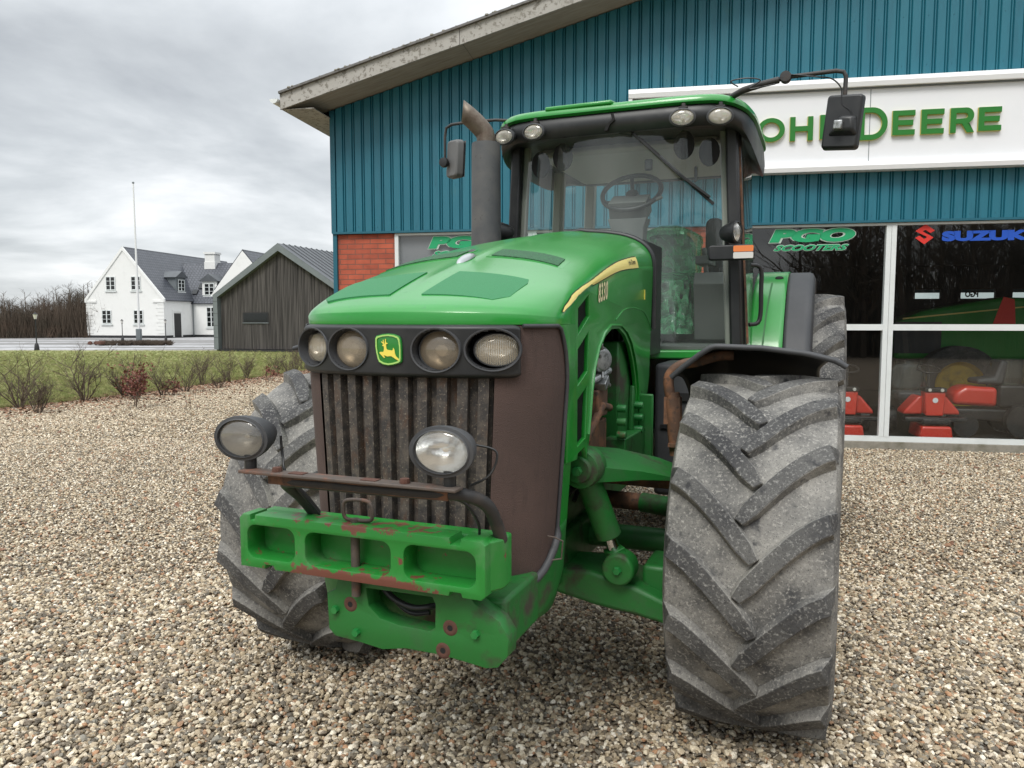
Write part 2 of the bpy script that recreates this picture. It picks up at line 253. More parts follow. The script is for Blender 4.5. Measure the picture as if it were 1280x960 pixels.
# ------------------------------------------------------------------ mesh builder
class MB:
    def __init__(s): s.v = []; s.f = []; s.m = []; s.uv = {}
    def add(s, vs, fs, mi=0):
        o = len(s.v); s.v += [tuple(p) for p in vs]; s.f += [tuple(i + o for i in f) for f in fs]; s.m += [mi] * len(fs); return o
    def box(s, c, d, rot=None, mi=0, taper=1.0):
        x, y, z = [k / 2 for k in d]; P = []
        for sz in (-1, 1):
            t = taper if sz > 0 else 1.0
            for sx, sy in ((-1, -1), (1, -1), (1, 1), (-1, 1)): P.append(Vector((sx * x * t, sy * y * t, sz * z)))
        if rot is not None: P = [rot @ p for p in P]
        P = [p + Vector(c) for p in P]
        s.add(P, [(3, 2, 1, 0), (4, 5, 6, 7), (0, 1, 5, 4), (1, 2, 6, 5), (2, 3, 7, 6), (3, 0, 4, 7)], mi); return s
    def b2(s, x0, x1, y0, y1, z0, z1, mi=0): return s.box(((x0 + x1) / 2, (y0 + y1) / 2, (z0 + z1) / 2), (abs(x1 - x0), abs(y1 - y0), abs(z1 - z0)), None, mi)
    def bar(s, a, b, w, h=None, up=(0, 0, 1), mi=0):
        a = Vector(a); b = Vector(b); d = b - a; h = h or w
        y = d.normalized(); x = y.cross(Vector(up)); x = x.normalized() if x.length > 1e-5 else Vector((1, 0, 0)); z = x.cross(y)
        return s.box((a + b) / 2, (w, d.length, h), Matrix((x, y, z)).transposed(), mi)
    def tube(s, pts, r, n=10, cap=True, mi=0, closed=False):
        pts = [Vector(p) for p in pts]; K = len(pts); rr = r if hasattr(r, '__len__') else [r] * K; rings = []
        t0 = (pts[1] - pts[0]).normalized(); nrm = t0.orthogonal().normalized()
        for i, p in enumerate(pts):
            if closed: t = (pts[(i + 1) % K] - pts[i - 1]).normalized()
            else: t = (pts[min(i + 1, K - 1)] - pts[max(i - 1, 0)]).normalized()
            nrm = (nrm - t * nrm.dot(t)); nrm = nrm.normalized() if nrm.length > 1e-6 else t.orthogonal().normalized()
            bi = t.cross(nrm)
            rings.append([p + (nrm * math.cos(2 * math.pi * j / n) + bi * math.sin(2 * math.pi * j / n)) * rr[i] for j in range(n)])
        V = [q for g in rings for q in g]; F = []
        for i in range(K if closed else K - 1):
            i2 = (i + 1) % K
            for j in range(n): F.append((i * n + j, i * n + (j + 1) % n, i2 * n + (j + 1) % n, i2 * n + j))
        if cap and not closed: F += [tuple(reversed(range(n))), tuple((K - 1) * n + j for j in range(n))]
        s.add(V, F, mi); return s
    def lathe(s, prof, n=32, M=None, sx=1, sz=1, mi=0, axis='Y'):
        """prof (r, y): revolve round local Y; x scaled sx, z scaled sz"""
        V = []; F = []
        for r, y in prof:
            for j in range(n):
                a = 2 * math.pi * j / n; p = Vector((r * math.cos(a) * sx, y, r * math.sin(a) * sz))
                V.append(M @ p if M is not None else p)
        for i in range(len(prof) - 1):
            for j in range(n): F.append((i * n + j, i * n + (j + 1) % n, (i + 1) * n + (j + 1) % n, (i + 1) * n + j))
        s.add(V, F, mi); return s
    def grid(s, fn, nu, nv, skip=None, mi=0, closed_u=False):
        V = [fn(i / nu, j / nv) for j in range(nv + 1) for i in range(nu + 1)]; F = []
        for j in range(nv):
            for i in range(nu):
                if skip and skip((i + .5) / nu, (j + .5) / nv): continue
                a = j * (nu + 1) + i; F.append((a, a + 1, a + nu + 2, a + nu + 1))
        s.add(V, F, mi); return s
    def prism(s, poly, fn0, fn1, mi=0):
        n = len(poly); V = [fn0(*p) for p in poly] + [fn1(*p) for p in poly]
        F = [tuple(range(n)), tuple(reversed(range(n, 2 * n)))] + [(i, i + n, (i + 1) % n + n, (i + 1) % n) for i in range(n)]
        s.add(V, F, mi); return s
    def mesh(s, m2, fn=None, mi=0):
        s.add([fn(*v.co) if fn else v.co[:] for v in m2.vertices], [tuple(p.vertices) for p in m2.polygons], mi); return s
    def out(s, name, mats, parent=None, smooth=30, bevel=0, solid=0, loc=None, rot=None, fix=True, seg=2):
        me = bpy.data.meshes.new(name); me.from_pydata(s.v, [], s.f); me.update()
        if not isinstance(mats, (list, tuple)): mats = [mats]
        for q in mats: me.materials.append(MATS[q])
        if len(mats) > 1: me.polygons.foreach_set('material_index', s.m)
        if fix:
            bm = bmesh.new(); bm.from_mesh(me); bmesh.ops.remove_doubles(bm, verts=bm.verts, dist=1e-5); bmesh.ops.recalc_face_normals(bm, faces=bm.faces); bm.to_mesh(me); bm.free()
        if smooth: me.shade_smooth(); me.set_sharp_from_angle(angle=R_(smooth))
        o = bpy.data.objects.new(name, me); COL.objects.link(o)
        if parent: o.parent = parent
        if loc: o.location = loc
        if rot: o.rotation_euler = rot
        if solid: q = o.modifiers.new('s', 'SOLIDIFY'); q.thickness = solid; q.offset = -1
        if bevel: q = o.modifiers.new('b', 'BEVEL'); q.width = bevel; q.segments = seg; q.limit_method = 'ANGLE'; q.angle_limit = R_(35); q.harden_normals = False
        return o
def empty(name, label=None, cat=None, loc=(0, 0, 0), rz=0, group=None, parent=None):
    o = bpy.data.objects.new(name, None); COL.objects.link(o); o.location = loc; o.rotation_euler = (0, 0, rz); o.empty_display_size = .3
    if parent: o.parent = parent
    tag(o, label, cat, group); return o
def tag(o, label=None, cat=None, group=None, kind=None):
    for k, v in (('label', label), ('category', cat), ('group', group), ('kind', kind)):
        if v: o[k] = v
    return o
def _conv(cu):
    o = bpy.data.objects.new('tmp', cu); COL.objects.link(o); dg = bpy.context.evaluated_depsgraph_get(); dg.update()
    m = bpy.data.meshes.new_from_object(o.evaluated_get(dg)); bpy.data.objects.remove(o); return m
def fill(loops, depth=0.01, bev=0.0):
    cu = bpy.data.curves.new('c', 'CURVE'); cu.dimensions = '2D'; cu.fill_mode = 'BOTH'; cu.extrude = depth / 2; cu.bevel_depth = bev; cu.bevel_resolution = 1
    for lp in loops:
        sp = cu.splines.new('POLY'); sp.points.add(len(lp) - 1)
        for i, p in enumerate(lp): sp.points[i].co = (p[0], p[1], 0, 1)
        sp.use_cyclic_u = True
    return _conv(cu)
def text(body, size, depth=.004, off=0.0, shear=0.0, space=1.0):
    cu = bpy.data.curves.new('t', 'FONT'); cu.body = body; cu.size = size; cu.extrude = depth / 2; cu.offset = off; cu.shear = shear; cu.space_character = space
    cu.resolution_u = 4
    return _conv(cu)
def fit(m2, x0, x1, y0, y1):
    """map mesh xy bounds to the given rectangle; returns function on (x,y,z)"""
    xs = [v.co.x for v in m2.vertices]; ys = [v.co.y for v in m2.vertices]; a, b, c, d = min(xs), max(xs), min(ys), max(ys)
    return lambda x, y, z: (x0 + (x - a) / (b - a) * (x1 - x0), y0 + (y - c) / (d - c) * (y1 - y0), z)
def ell(cx, cy, rx, ry, n=32, a0=0): return [(cx + rx * math.cos(a0 + 2 * math.pi * i / n), cy + ry * math.sin(a0 + 2 * math.pi * i / n)) for i in range(n)]
def rrect(x0, x1, y0, y1, r, n=5):
    P = []
    for cx, cy, a in ((x1 - r, y1 - r, 0), (x0 + r, y1 - r, 90), (x0 + r, y0 + r, 180), (x1 - r, y0 + r, 270)):
        for i in range(n + 1): t = R_(a + 90 * i / n); P.append((cx + r * math.cos(t), cy + r * math.sin(t)))
    return P
def smoothpath(pts, n=6):
    pts = [Vector(p) for p in pts]; out = []
    for i in range(len(pts) - 1):
        p0 = pts[max(i - 1, 0)]; p1 = pts[i]; p2 = pts[i + 1]; p3 = pts[min(i + 2, len(pts) - 1)]
        for k in range(n):
            t = k / n; out.append(.5 * ((2 * p1) + (-p0 + p2) * t + (2 * p0 - 5 * p1 + 4 * p2 - p3) * t * t + (-p0 + 3 * p1 - 3 * p2 + p3) * t ** 3))
    out.append(pts[-1]); return out
def copy_thing(root):
    r = root.copy(); COL.objects.link(r)
    for ch in root.children:
        c = ch.copy(); COL.objects.link(c); c.parent = r
        for g in ch.children:
            d = g.copy(); COL.objects.link(d); d.parent = c
    return r

# ================================================================== GROUND
def gravel_extra(k, N, L, b, t):
    v = N.new("ShaderNodeTexVoronoi"); v.inputs['Scale'].default_value = 42; L.new(t.outputs['Object'], v.inputs['Vector'])
    r = N.new("ShaderNodeValToRGB"); r.color_ramp.interpolation = 'CONSTANT'; sp = N.new("ShaderNodeSeparateColor"); L.new(v.outputs['Color'], sp.inputs[0]); L.new(sp.outputs[0], r.inputs[0])
    cols = [(0, (0.181, 0.126, 0.081)), (.2, (0.316, 0.242, 0.162)), (.4, (0.226, 0.179, 0.126)), (.55, (0.407, 0.326, 0.225)), (.72, (0.124, 0.095, 0.072)), (.86, (0.475, 0.399, 0.297))]
    el = r.color_ramp.elements; el[0].color = (*cols[0][1], 1); el[1].position = cols[1][0]; el[1].color = (*cols[1][1], 1)
    for p, c in cols[2:]: q = el.new(p); q.color = (*c, 1)
    L.new(r.outputs[0], b.inputs['Base Color'])
    bm_ = N.new("ShaderNodeBump"); bm_.inputs['Strength'].default_value = 1; bm_.inputs['Distance'].default_value = .02; bm_.invert = True
    L.new(v.outputs['Distance'], bm_.inputs['Height']); L.new(bm_.outputs[0], b.inputs['Normal'])
mat('gravel_base', (.2, .17, .14), .9, extra=gravel_extra)
mat('lawn', (0.20, 0.22, 0.06), .95, 0, [(.6, 8, .35, .7, (0.27, 0.275, 0.10)), (3, 8, .45, .7, (0.145, 0.185, 0.045)), (40, 8, .5, .7, (.30, .27, .14))], bump=(40, .8, .03))
mat('field', (0.07, 0.085, 0.03), .95, 0, [(.05, 5, .4, .6, (0.10, 0.10, 0.045))])
mat('yard_paving', (0.20, 0.195, 0.19), .8, 0, [(.12, 5, .46, .62, (.42, .42, .43), .8, (.4, 2.2, 1)), (1.2, 5, .5, .7, (.15, .148, .14))], spec=.1)
mat('yard_edge', (0.42, 0.39, 0.34), .85)
def pebble_extra(k, N, L, b, t):
    oi = N.new("ShaderNodeObjectInfo"); r = N.new("ShaderNodeValToRGB"); L.new(oi.outputs['Random'], r.inputs[0]); r.color_ramp.interpolation = 'CONSTANT'
    cols = [(0, (0.353, 0.286, 0.198)), (.10, (0.170, 0.141, 0.102)), (.20, (0.491, 0.405, 0.286)), (.30, (0.262, 0.206, 0.135)), (.39, (0.640, 0.552, 0.406)), (.47, (0.132, 0.113, 0.087)), (.55, (0.399, 0.319, 0.208)),
            (.63, (0.246, 0.228, 0.189)), (.70, (0.570, 0.492, 0.372)), (.77, (0.332, 0.206, 0.126)), (.82, (0.754, 0.681, 0.551)), (.88, (0.217, 0.178, 0.135)), (.93, (0.411, 0.238, 0.135)), (.955, (0.479, 0.411, 0.319)), (.985, (0.845, 0.779, 0.657))]
    el = r.color_ramp.elements; el[0].color = (*cols[0][1], 1); el[1].position = cols[1][0]; el[1].color = (*cols[1][1], 1)
    for p, c in cols[2:]: q = el.new(p); q.color = (*c, 1)
    n = N.new("ShaderNodeTexNoise"); n.inputs['Scale'].default_value = 2.2; n.inputs['Detail'].default_value = 5; L.new(t.outputs['Object'], n.inputs['Vector'])
    mp = N.new("ShaderNodeMapRange"); mp.inputs[1].default_value = .3; mp.inputs[2].default_value = .75; mp.inputs[3].default_value = .72; mp.inputs[4].default_value = 1.25; L.new(n.outputs[0], mp.inputs[0])
    x = N.new("ShaderNodeMix"); x.data_type = 'RGBA'; x.blend_type = 'MULTIPLY'; x.inputs[0].default_value = 1; L.new(r.outputs[0], x.inputs[6])
    cb = N.new("ShaderNodeCombineColor"); [L.new(mp.outputs[0], cb.inputs[i]) for i in range(3)]; L.new(cb.outputs[0], x.inputs[7]); L.new(x.outputs[2], b.inputs['Base Color'])
mat('pebble', (.3, .26, .22), .72, extra=pebble_extra, spec=.35)
def pale_extra(k, N, L, b, t):
    oi = N.new("ShaderNodeObjectInfo"); r = N.new("ShaderNodeValToRGB"); L.new(oi.outputs['Random'], r.inputs[0]); el = r.color_ramp.elements
    el[0].color = (.20, .15, .10, 1); el[1].color = (.72, .63, .49, 1); q = el.new(.35); q.color = (.42, .34, .24, 1); q = el.new(.7); q.color = (.56, .47, .34, 1); L.new(r.outputs[0], b.inputs['Base Color'])
mat('pale_chip', (.5, .4, .3), .8, extra=pale_extra, spec=.3)
def leaf_extra(k, N, L, b, t):
    oi = N.new("ShaderNodeObjectInfo"); r = N.new("ShaderNodeValToRGB"); L.new(oi.outputs['Random'], r.inputs[0])
    r.color_ramp.elements[0].color = (.13, .06, .035, 1); r.color_ramp.elements[1].color = (.34, .20, .12, 1); L.new(r.outputs[0], b.inputs['Base Color'])
mat('dead_leaf', (.2, .1, .06), .8, extra=leaf_extra)
def blade_extra(k, N, L, b, t):
    oi = N.new("ShaderNodeObjectInfo"); r = N.new("ShaderNodeValToRGB"); L.new(oi.outputs['Random'], r.inputs[0])
    r.color_ramp.elements[0].color = (.13, .175, .036, 1); r.color_ramp.elements[1].color = (.30, .27, .12, 1); L.new(r.outputs[0], b.inputs['Base Color'])
mat('grass_blade', (.08, .14, .03), .8, extra=blade_extra)

def sheet(name, pts, z, mt):
    me = bpy.data.meshes.new(name); me.from_pydata([(x, y, z) for x, y in pts], [], [tuple(range(len(pts)))]); me.materials.append(MATS[mt])
    o = bpy.data.objects.new(name, me); COL.objects.link(o); o['kind'] = 'structure'; return o
LY = [-20, 0, 8, 11, 14.5, 18.1, 22, 26, 34, 43.4]; LXs = [-26, -19.5, -14.2, -11.9, -9.75, -8.5, -7.6, -6.9, -5.2, -3.4]
lx = lambda y: float(np.interp(y, LY, LXs))
sheet('ground', [(-900, -900), (900, -900), (900, 900), (-900, 900)], -.03, 'field')
wob = [(lx(y) + .14 * math.sin(y * 2.1) + .09 * math.sin(y * 5.3), y) for y in np.linspace(-20, 43.4, 140)]
sheet('gravel_yard', wob + [(30, 43.4), (30, -20)], -.012, 'gravel_base')
sheet('lawn', [(-80, 43.4), (-80, -20)] + wob, -.008, 'lawn')
sheet('paved_yard', [(-90, 43.4), (40, 43.4), (40, 100), (-90, 72)], -.02, 'yard_paving')
sheet('yard_border', [(-90, 43.2), (-15, 43.2), (-15, 43.9), (-90, 43.9)], .0, 'yard_edge')
sheet('verge', [(-140, 71.5), (-41.5, 76), (-41.5, 84), (-140, 90)], -.004, 'lawn')

def instancer(name, pts, sc, proto, mt, seed, tilt=1.0, kind='stuff'):
    me = bpy.data.meshes.new(name); n = len(pts); me.vertices.add(n); me.vertices.foreach_set('co', np.asarray(pts, np.float32).ravel())
    a = me.attributes.new('size', 'FLOAT_VECTOR', 'POINT'); a.data.foreach_set('vector', np.asarray(sc, np.float32).ravel())
    o = bpy.data.objects.new(name, me); COL.objects.link(o); o['kind'] = kind; me.materials.append(MATS[mt])
    g = bpy.data.node_groups.new(name, 'GeometryNodeTree'); g.interface.new_socket('Geometry', in_out='INPUT', socket_type='NodeSocketGeometry'); g.interface.new_socket('Geometry', in_out='OUTPUT', socket_type='NodeSocketGeometry')
    N = g.nodes; L = g.links; gi = N.new('NodeGroupInput'); go = N.new('NodeGroupOutput'); ins = N.new('GeometryNodeInstanceOnPoints')
    L.new(gi.outputs[0], ins.inputs['Points'])
    src = proto(N, L)
    L.new(src, ins.inputs['Instance']); ins.inputs['Pick Instance'].default_value = True
    at = N.new('GeometryNodeInputNamedAttribute'); at.data_type = 'FLOAT_VECTOR'; at.inputs[0].default_value = 'size'
    L.new(at.outputs[0], ins.inputs['Scale'])
    rv = N.new('FunctionNodeRandomValue'); rv.data_type = 'FLOAT_VECTOR'; rv.inputs[0].default_value = (-tilt, -tilt, 0); rv.inputs[1].default_value = (tilt, tilt, 6.283); rv.inputs['Seed'].default_value = seed
    L.new(rv.outputs[0], ins.inputs['Rotation'])
    sm = N.new('GeometryNodeSetMaterial'); sm.inputs['Material'].default_value = MATS[mt]; L.new(ins.outputs[0], sm.inputs[0]); L.new(sm.outputs[0], go.inputs[0])
    md = o.modifiers.new('scatter', 'NODES'); md.node_group = g; return o
def pebble_proto(sub):
    def f(N, L):
        jn = N.new('GeometryNodeGeometryToInstance')
        for k in range(6):
            ic = N.new('GeometryNodeMeshIcoSphere'); ic.inputs['Radius'].default_value = 1; ic.inputs['Subdivisions'].default_value = sub
            ps = N.new('GeometryNodeInputPosition'); ad = N.new('ShaderNodeVectorMath'); ad.operation = 'ADD'; ad.inputs[1].default_value = (k * 7.3, k * 3.1, k * 5.7); L.new(ps.outputs[0], ad.inputs[0])
            nz = N.new('ShaderNodeTexNoise'); nz.inputs['Scale'].default_value = .75; nz.inputs['Detail'].default_value = 2.5; L.new(ad.outputs[0], nz.inputs['Vector'])
            s = N.new('ShaderNodeVectorMath'); s.operation = 'MULTIPLY_ADD'; L.new(nz.outputs['Color'], s.inputs[0]); s.inputs[1].default_value = (1.9, 1.9, 1.9); s.inputs[2].default_value = (-.95, -.95, -.95)
            sp = N.new('GeometryNodeSetPosition'); L.new(ic.outputs[0], sp.inputs[0]); L.new(s.outputs[0], sp.inputs['Offset'])
            ss = N.new('GeometryNodeSetShadeSmooth'); L.new(sp.outputs[0], ss.inputs[0]); ss.inputs['Shade Smooth'].default_value = (k % 3 != 0)
            L.new(ss.outputs[0], jn.inputs[0])
        return jn.outputs[0]
    return f
def quad_proto(N, L):
    gr = N.new('GeometryNodeMeshGrid'); gr.inputs['Size X'].default_value = 1; gr.inputs['Size Y'].default_value = .55; gr.inputs['Vertices X'].default_value = 3; gr.inputs['Vertices Y'].default_value = 3
    sp = N.new('GeometryNodeSetPosition'); L.new(gr.outputs[0], sp.inputs[0]); ps = N.new('GeometryNodeInputPosition'); nz = N.new('ShaderNodeTexNoise'); nz.inputs['Scale'].default_value = 2; L.new(ps.outputs[0], nz.inputs['Vector'])
    s = N.new('ShaderNodeVectorMath'); s.operation = 'MULTIPLY_ADD'; L.new(nz.outputs['Color'], s.inputs[0]); s.inputs[1].default_value = (.4, .4, .9); s.inputs[2].default_value = (-.2, -.2, -.45); L.new(s.outputs[0], sp.inputs['Offset'])
    gi = N.new('GeometryNodeGeometryToInstance'); L.new(sp.outputs[0], gi.inputs[0]); return gi.outputs[0]
def tuft_proto(N, L):
    gi = N.new('GeometryNodeGeometryToInstance'); rr = random.Random(5)
    jn = N.new('GeometryNodeJoinGeometry')
    for k in range(9):
        co = N.new('GeometryNodeMeshCone'); co.inputs['Vertices'].default_value = 3; co.inputs['Radius Bottom'].default_value = .07; co.inputs['Depth'].default_value = 1
        tf = N.new('GeometryNodeTransform'); L.new(co.outputs[0], tf.inputs[0])
        tf.inputs['Translation'].default_value = (rr.uniform(-.5, .5), rr.uniform(-.5, .5), 0); tf.inputs['Rotation'].default_value = (rr.uniform(-.6, .6), rr.uniform(-.6, .6), rr.uniform(0, 6)); tf.inputs['Scale'].default_value = (1, .3, rr.uniform(.6, 1.2))
        L.new(tf.outputs[0], jn.inputs[0])
    L.new(jn.outputs[0], gi.inputs[0]); return gi.outputs[0]

BO = np.array([5.547, 9.951]); bR = np.array([math.cos(R_(10.6)), -math.sin(R_(10.6))]); bB = np.array([math.sin(R_(10.6)), math.cos(R_(10.6))])
def inside_hall(x, y):
    s = (x - BO[0]) * bR[0] + (y - BO[1]) * bR[1]; d = (x - BO[0]) * bB[0] + (y - BO[1]) * bB[1]
    return (s > -8.35) & (d > -.06)
def scatter(y0, y1, dens, smin, smax, layers=1.0, xl=None, xr=None):
    X0, X1 = -2.3 - y1 * .73, 2.3 + y1 * .73
    n = int((X1 - X0) * (y1 - y0) * dens); x = rng.uniform(X0, X1, n); y = rng.uniform(y0, y1, n)
    L_ = np.interp(y, LY, LXs) + .14 * np.sin(y * 2.1) + .09 * np.sin(y * 5.3)
    ok = (np.abs(x) < 2.3 + y * .72) & (x > L_ - rng.exponential(.10, n)) & ~inside_hall(x, y)
    x = x[ok]; y = y[ok]; n = len(x); s = smin + (smax - smin) * rng.beta(1.3, 3.2, n)
    z = rng.uniform(-.25, .9, n) * s * .8
    sc = np.stack([s * rng.uniform(.9, 1.35, n), s * rng.uniform(.7, 1.0, n), s * rng.uniform(.45, .85, n)], 1)
    return np.stack([x, y, z], 1), sc
P1, S1_ = scatter(1.4, 5.0, 5000, .0056, .0175)
instancer('gravel', P1, S1_, pebble_proto(3), 'pebble', 1, .6)
P1, S1_ = scatter(5.0, 11.0, 2900, .0068, .0150)
instancer('gravel', P1, S1_, pebble_proto(2), 'pebble', 2, .6)
P1, S1_ = scatter(11.0, 27.0, 600, .0100, .0190)
instancer('gravel', P1, S1_, pebble_proto(2), 'pebble', 3, .6)
P1, S1_ = scatter(8.0, 28.0, 1100, .0110, .0210)
dl = P1[:, 0] - np.interp(P1[:, 1], LY, LXs); keep = rng.uniform(0, 1, len(P1)) < np.clip(1.15 - dl / 7.0, .0, 1)
keep &= P1[:, 0] < -1.5
instancer('gravel', P1[keep], S1_[keep] * np.array([1.1, .9, .6]), pebble_proto(2), 'pale_chip', 9, .7)
# fallen leaves along the shrub border
n = 11000; y = rng.uniform(9, 27, n); L_ = np.interp(y, LY, LXs); x = L_ - .5 + rng.exponential(.85, n); y2 = y; ok = (x < L_ + 5)
x, y = x[ok], y[ok]; s = rng.uniform(.03, .075, len(x)); instancer('fallen_leaves', np.stack([x, y, np.full(len(x), .022)], 1), np.stack([s, s, s], 1), quad_proto, 'dead_leaf', 4, .5)
# a few leaves blown under and behind the tractor and to the hall
n = 420; x = rng.uniform(-6, 8, n); y = rng.uniform(5, 11, n); ok = ~inside_hall(x, y); x, y = x[ok], y[ok]; s = rng.uniform(.025, .06, len(x))
instancer('fallen_leaves', np.stack([x, y, np.full(len(x), .018)], 1), np.stack([s, s, s], 1), quad_proto, 'dead_leaf', 5, .5)
# grass blades on the near part of the lawn
n = 70000; y = 11 + 32 * rng.beta(1, 1.7, n); x = np.interp(y, LY, LXs) - rng.uniform(0, 1, n) ** 1.3 * 26; ok = (x > -2 - y * .78)
x, y = x[ok], y[ok]; s = rng.uniform(.045, .10, len(x)) ; instancer('grass', np.stack([x, y, np.full(len(x), -.008) + .3 * s], 1), np.stack([s, s, s * rng.uniform(.6, 1.1, len(x))], 1), tuft_proto, 'grass_blade', 6, .15)
# ================================================================== DEALER HALL (local x along the facade, y into the building, z up)
HALL = empty('hall', 'long hall with teal ribbed cladding over brick piers and showroom windows', 'building', (5.547, 9.951, 0), R_(-10.6))
X0, X1, RX = -8.32, 11.2, 1.45
rz = lambda s: 4.73 + .275 * ((s if s < RX else 2 * RX - s) + 8.33)
def rib(mm, x0, x1, zlow, zhigh, per=.146, d=.028):
    xs = []; x = x0
    while x < x1 - .01:
        xs += [(x, -.004), (x + .012, -d), (x + per - .040, -d), (x + per - .030, -.004), (x + per - .020, -d + .006), (x + per - .008, -d + .006)]; x += per
    xs = [p for p in xs if p[0] <= x1] + [(x1, -.004)]
    V = []; F = []
    for x, y in xs: V += [(x, y, zlow), (x, y, zhigh(x))]
    for i in range(len(xs) - 1): F.append((2 * i, 2 * i + 2, 2 * i + 3, 2 * i + 1))
    mm.add(V, F)
mm = MB(); rib(mm, X0 + .06, X1 - .06, 2.985, lambda x: rz(x) - .004); mm.out('wall_cladding', 'teal_cladding', HALL, smooth=0)
mm = MB(); k = 0
while X0 + .06 + .146 * k + .05 < 6:
    x = X0 + .06 + .146 * k + .05; k += 1
    for z in (3.05, 3.62, 4.25, 4.9, 5.5):
        if z < rz(x) - .1 and k % 2: mm.box((x, -.0295, z + .008 * math.sin(k * 7)), (.009, .005, .009))
tag(mm.out('cladding_screws', 'teal_trim', HALL, smooth=0), kind='stuff')
mm = MB(); mm.b2(X0 - .012, X0 + .06, -.045, -.0, 2.97, rz(X0) - .01); mm.b2(X0 - .012, X0, 0, .3, 2.97, rz(X0) - .01); mm.b2(X0, X1, -.052, 0, 2.955, 2.985); mm.b2(X0, X0 + .06, -.03, .2, .0, 2.954); mm.out('corner_trim', 'teal_trim', HALL, smooth=0)
mm = MB(); mm.b2(X0, X0 + .02, .3, 14, .0, rz(X0) - .02); mm.b2(X1 - .02, X1, .01, 14, 0, rz(X1) - .02); mm.b2(X0 + .03, X1 - .03, 13.9, 14, 2.5, 4.7); mm.out('side_wall', 'teal_trim', HALL, smooth=0)
for a, b in ((X0 + .061, -7.385), (-3.26, -2.70), (5.5, X1 - .05)): mm = MB(); mm.b2(a, b, .01, .25, .10, 2.95); mm.out('brick_pier', 'red_brick', HALL, smooth=0)
mm = MB(); mm.b2(X0, X1, -.035, .25, -.05, .098)
for k in range(40): pass
mm.out('plinth', 'concrete', HALL, smooth=0, bevel=.006)
# roof with verge board, soffit and gutter
mm = MB()
for (a, b) in ((X0 - .47, RX), (RX, X1 + .47)):
    za, zb_ = rz(a), rz(b)
    V = [(a, -.70, za + .235), (b, -.70, zb_ + .235), (b, 14.3, zb_ + .235), (a, 14.3, za + .235), (a, -.70, za + .205), (b, -.70, zb_ + .205), (b, 14.3, zb_ + .205), (a, 14.3, za + .205)]
    mm.add(V, [(0, 1, 2, 3), (7, 6, 5, 4), (0, 4, 5, 1), (1, 5, 6, 2), (2, 6, 7, 3), (3, 7, 4, 0)])
rr = random.Random(4)
mm.out('roof', 'roof_sheet', HALL, smooth=0)
mm = MB()
x = X0 - .47
while x < X1:
    b = min(x + 2.57, RX if x < RX - .01 else X1 + .47)
    mm.add([(x + .004, -.66, rz(x)), (b - .004, -.66, rz(b)), (b - .004, -.66, rz(b) + .203), (x + .004, -.66, rz(x) + .203), (x + .004, -.63, rz(x)), (b - .004, -.63, rz(b)), (b - .004, -.63, rz(b) + .203), (x + .004, -.63, rz(x) + .203)], [(0, 1, 2, 3), (4, 7, 6, 5), (0, 4, 5, 1), (1, 5, 6, 2), (2, 6, 7, 3), (3, 7, 4, 0)]); x = b
mm.out('verge_board', 'fascia_board', HALL, smooth=0)
mm = MB(); x = X0 - .44
while x < X1:
    b = min(x + 2.57, RX if x < RX - .01 else X1 + .44)
    mm.add([(x + .004, -.63, rz(x) + .012), (b - .004, -.63, rz(b) + .012), (b - .004, .02, rz(b) + .012), (x + .004, .02, rz(x) + .012)], [(0, 1, 2, 3)]); x = b
mm.out('soffit', 'soffit_board', HALL, smooth=0)
mm = MB(); mm.b2(X0 - .47, X0 - .44, -.63, 14, rz(X0 - .47) + .01, rz(X0 - .47) + .2); mm.b2(X0 - .44, X0, -.6, 14, rz(X0) - .12, rz(X0) - .11); mm.out('eave_board', 'fascia_board', HALL, smooth=0)
mm = MB(); gx = X0 - .53; gz = rz(X0 - .47) + .13
mm.grid(lambda i, j: (gx + .06 * math.cos(math.pi * (1 + i)), -.72 + 15 * j, gz + .06 * math.sin(math.pi * (1 + i))), 10, 1); mm.add([(gx + .06 * math.cos(math.pi * (1 + i / 10)), -.72, gz + .06 * math.sin(math.pi * (1 + i / 10))) for i in range(11)], [tuple(range(11))]); mm.out('gutter', 'white_frame', HALL, smooth=40)
mm = MB(); rr = random.Random(9)
for k in range(150):
    x = rr.uniform(X0 - .4, 0.5); s = rr.uniform(.012, .035); mm.lathe([(0, -s * .5), (s, -s * .2), (s * .8, s * .4), (0, s * .5)], 6, Matrix.Translation((x, -.69 + rr.uniform(0, .03), rz(x) + .238)) @ Matrix.Rotation(R_(90), 4, 'X'))
tag(mm.out('moss', 'concrete', HALL, smooth=40), kind='stuff')
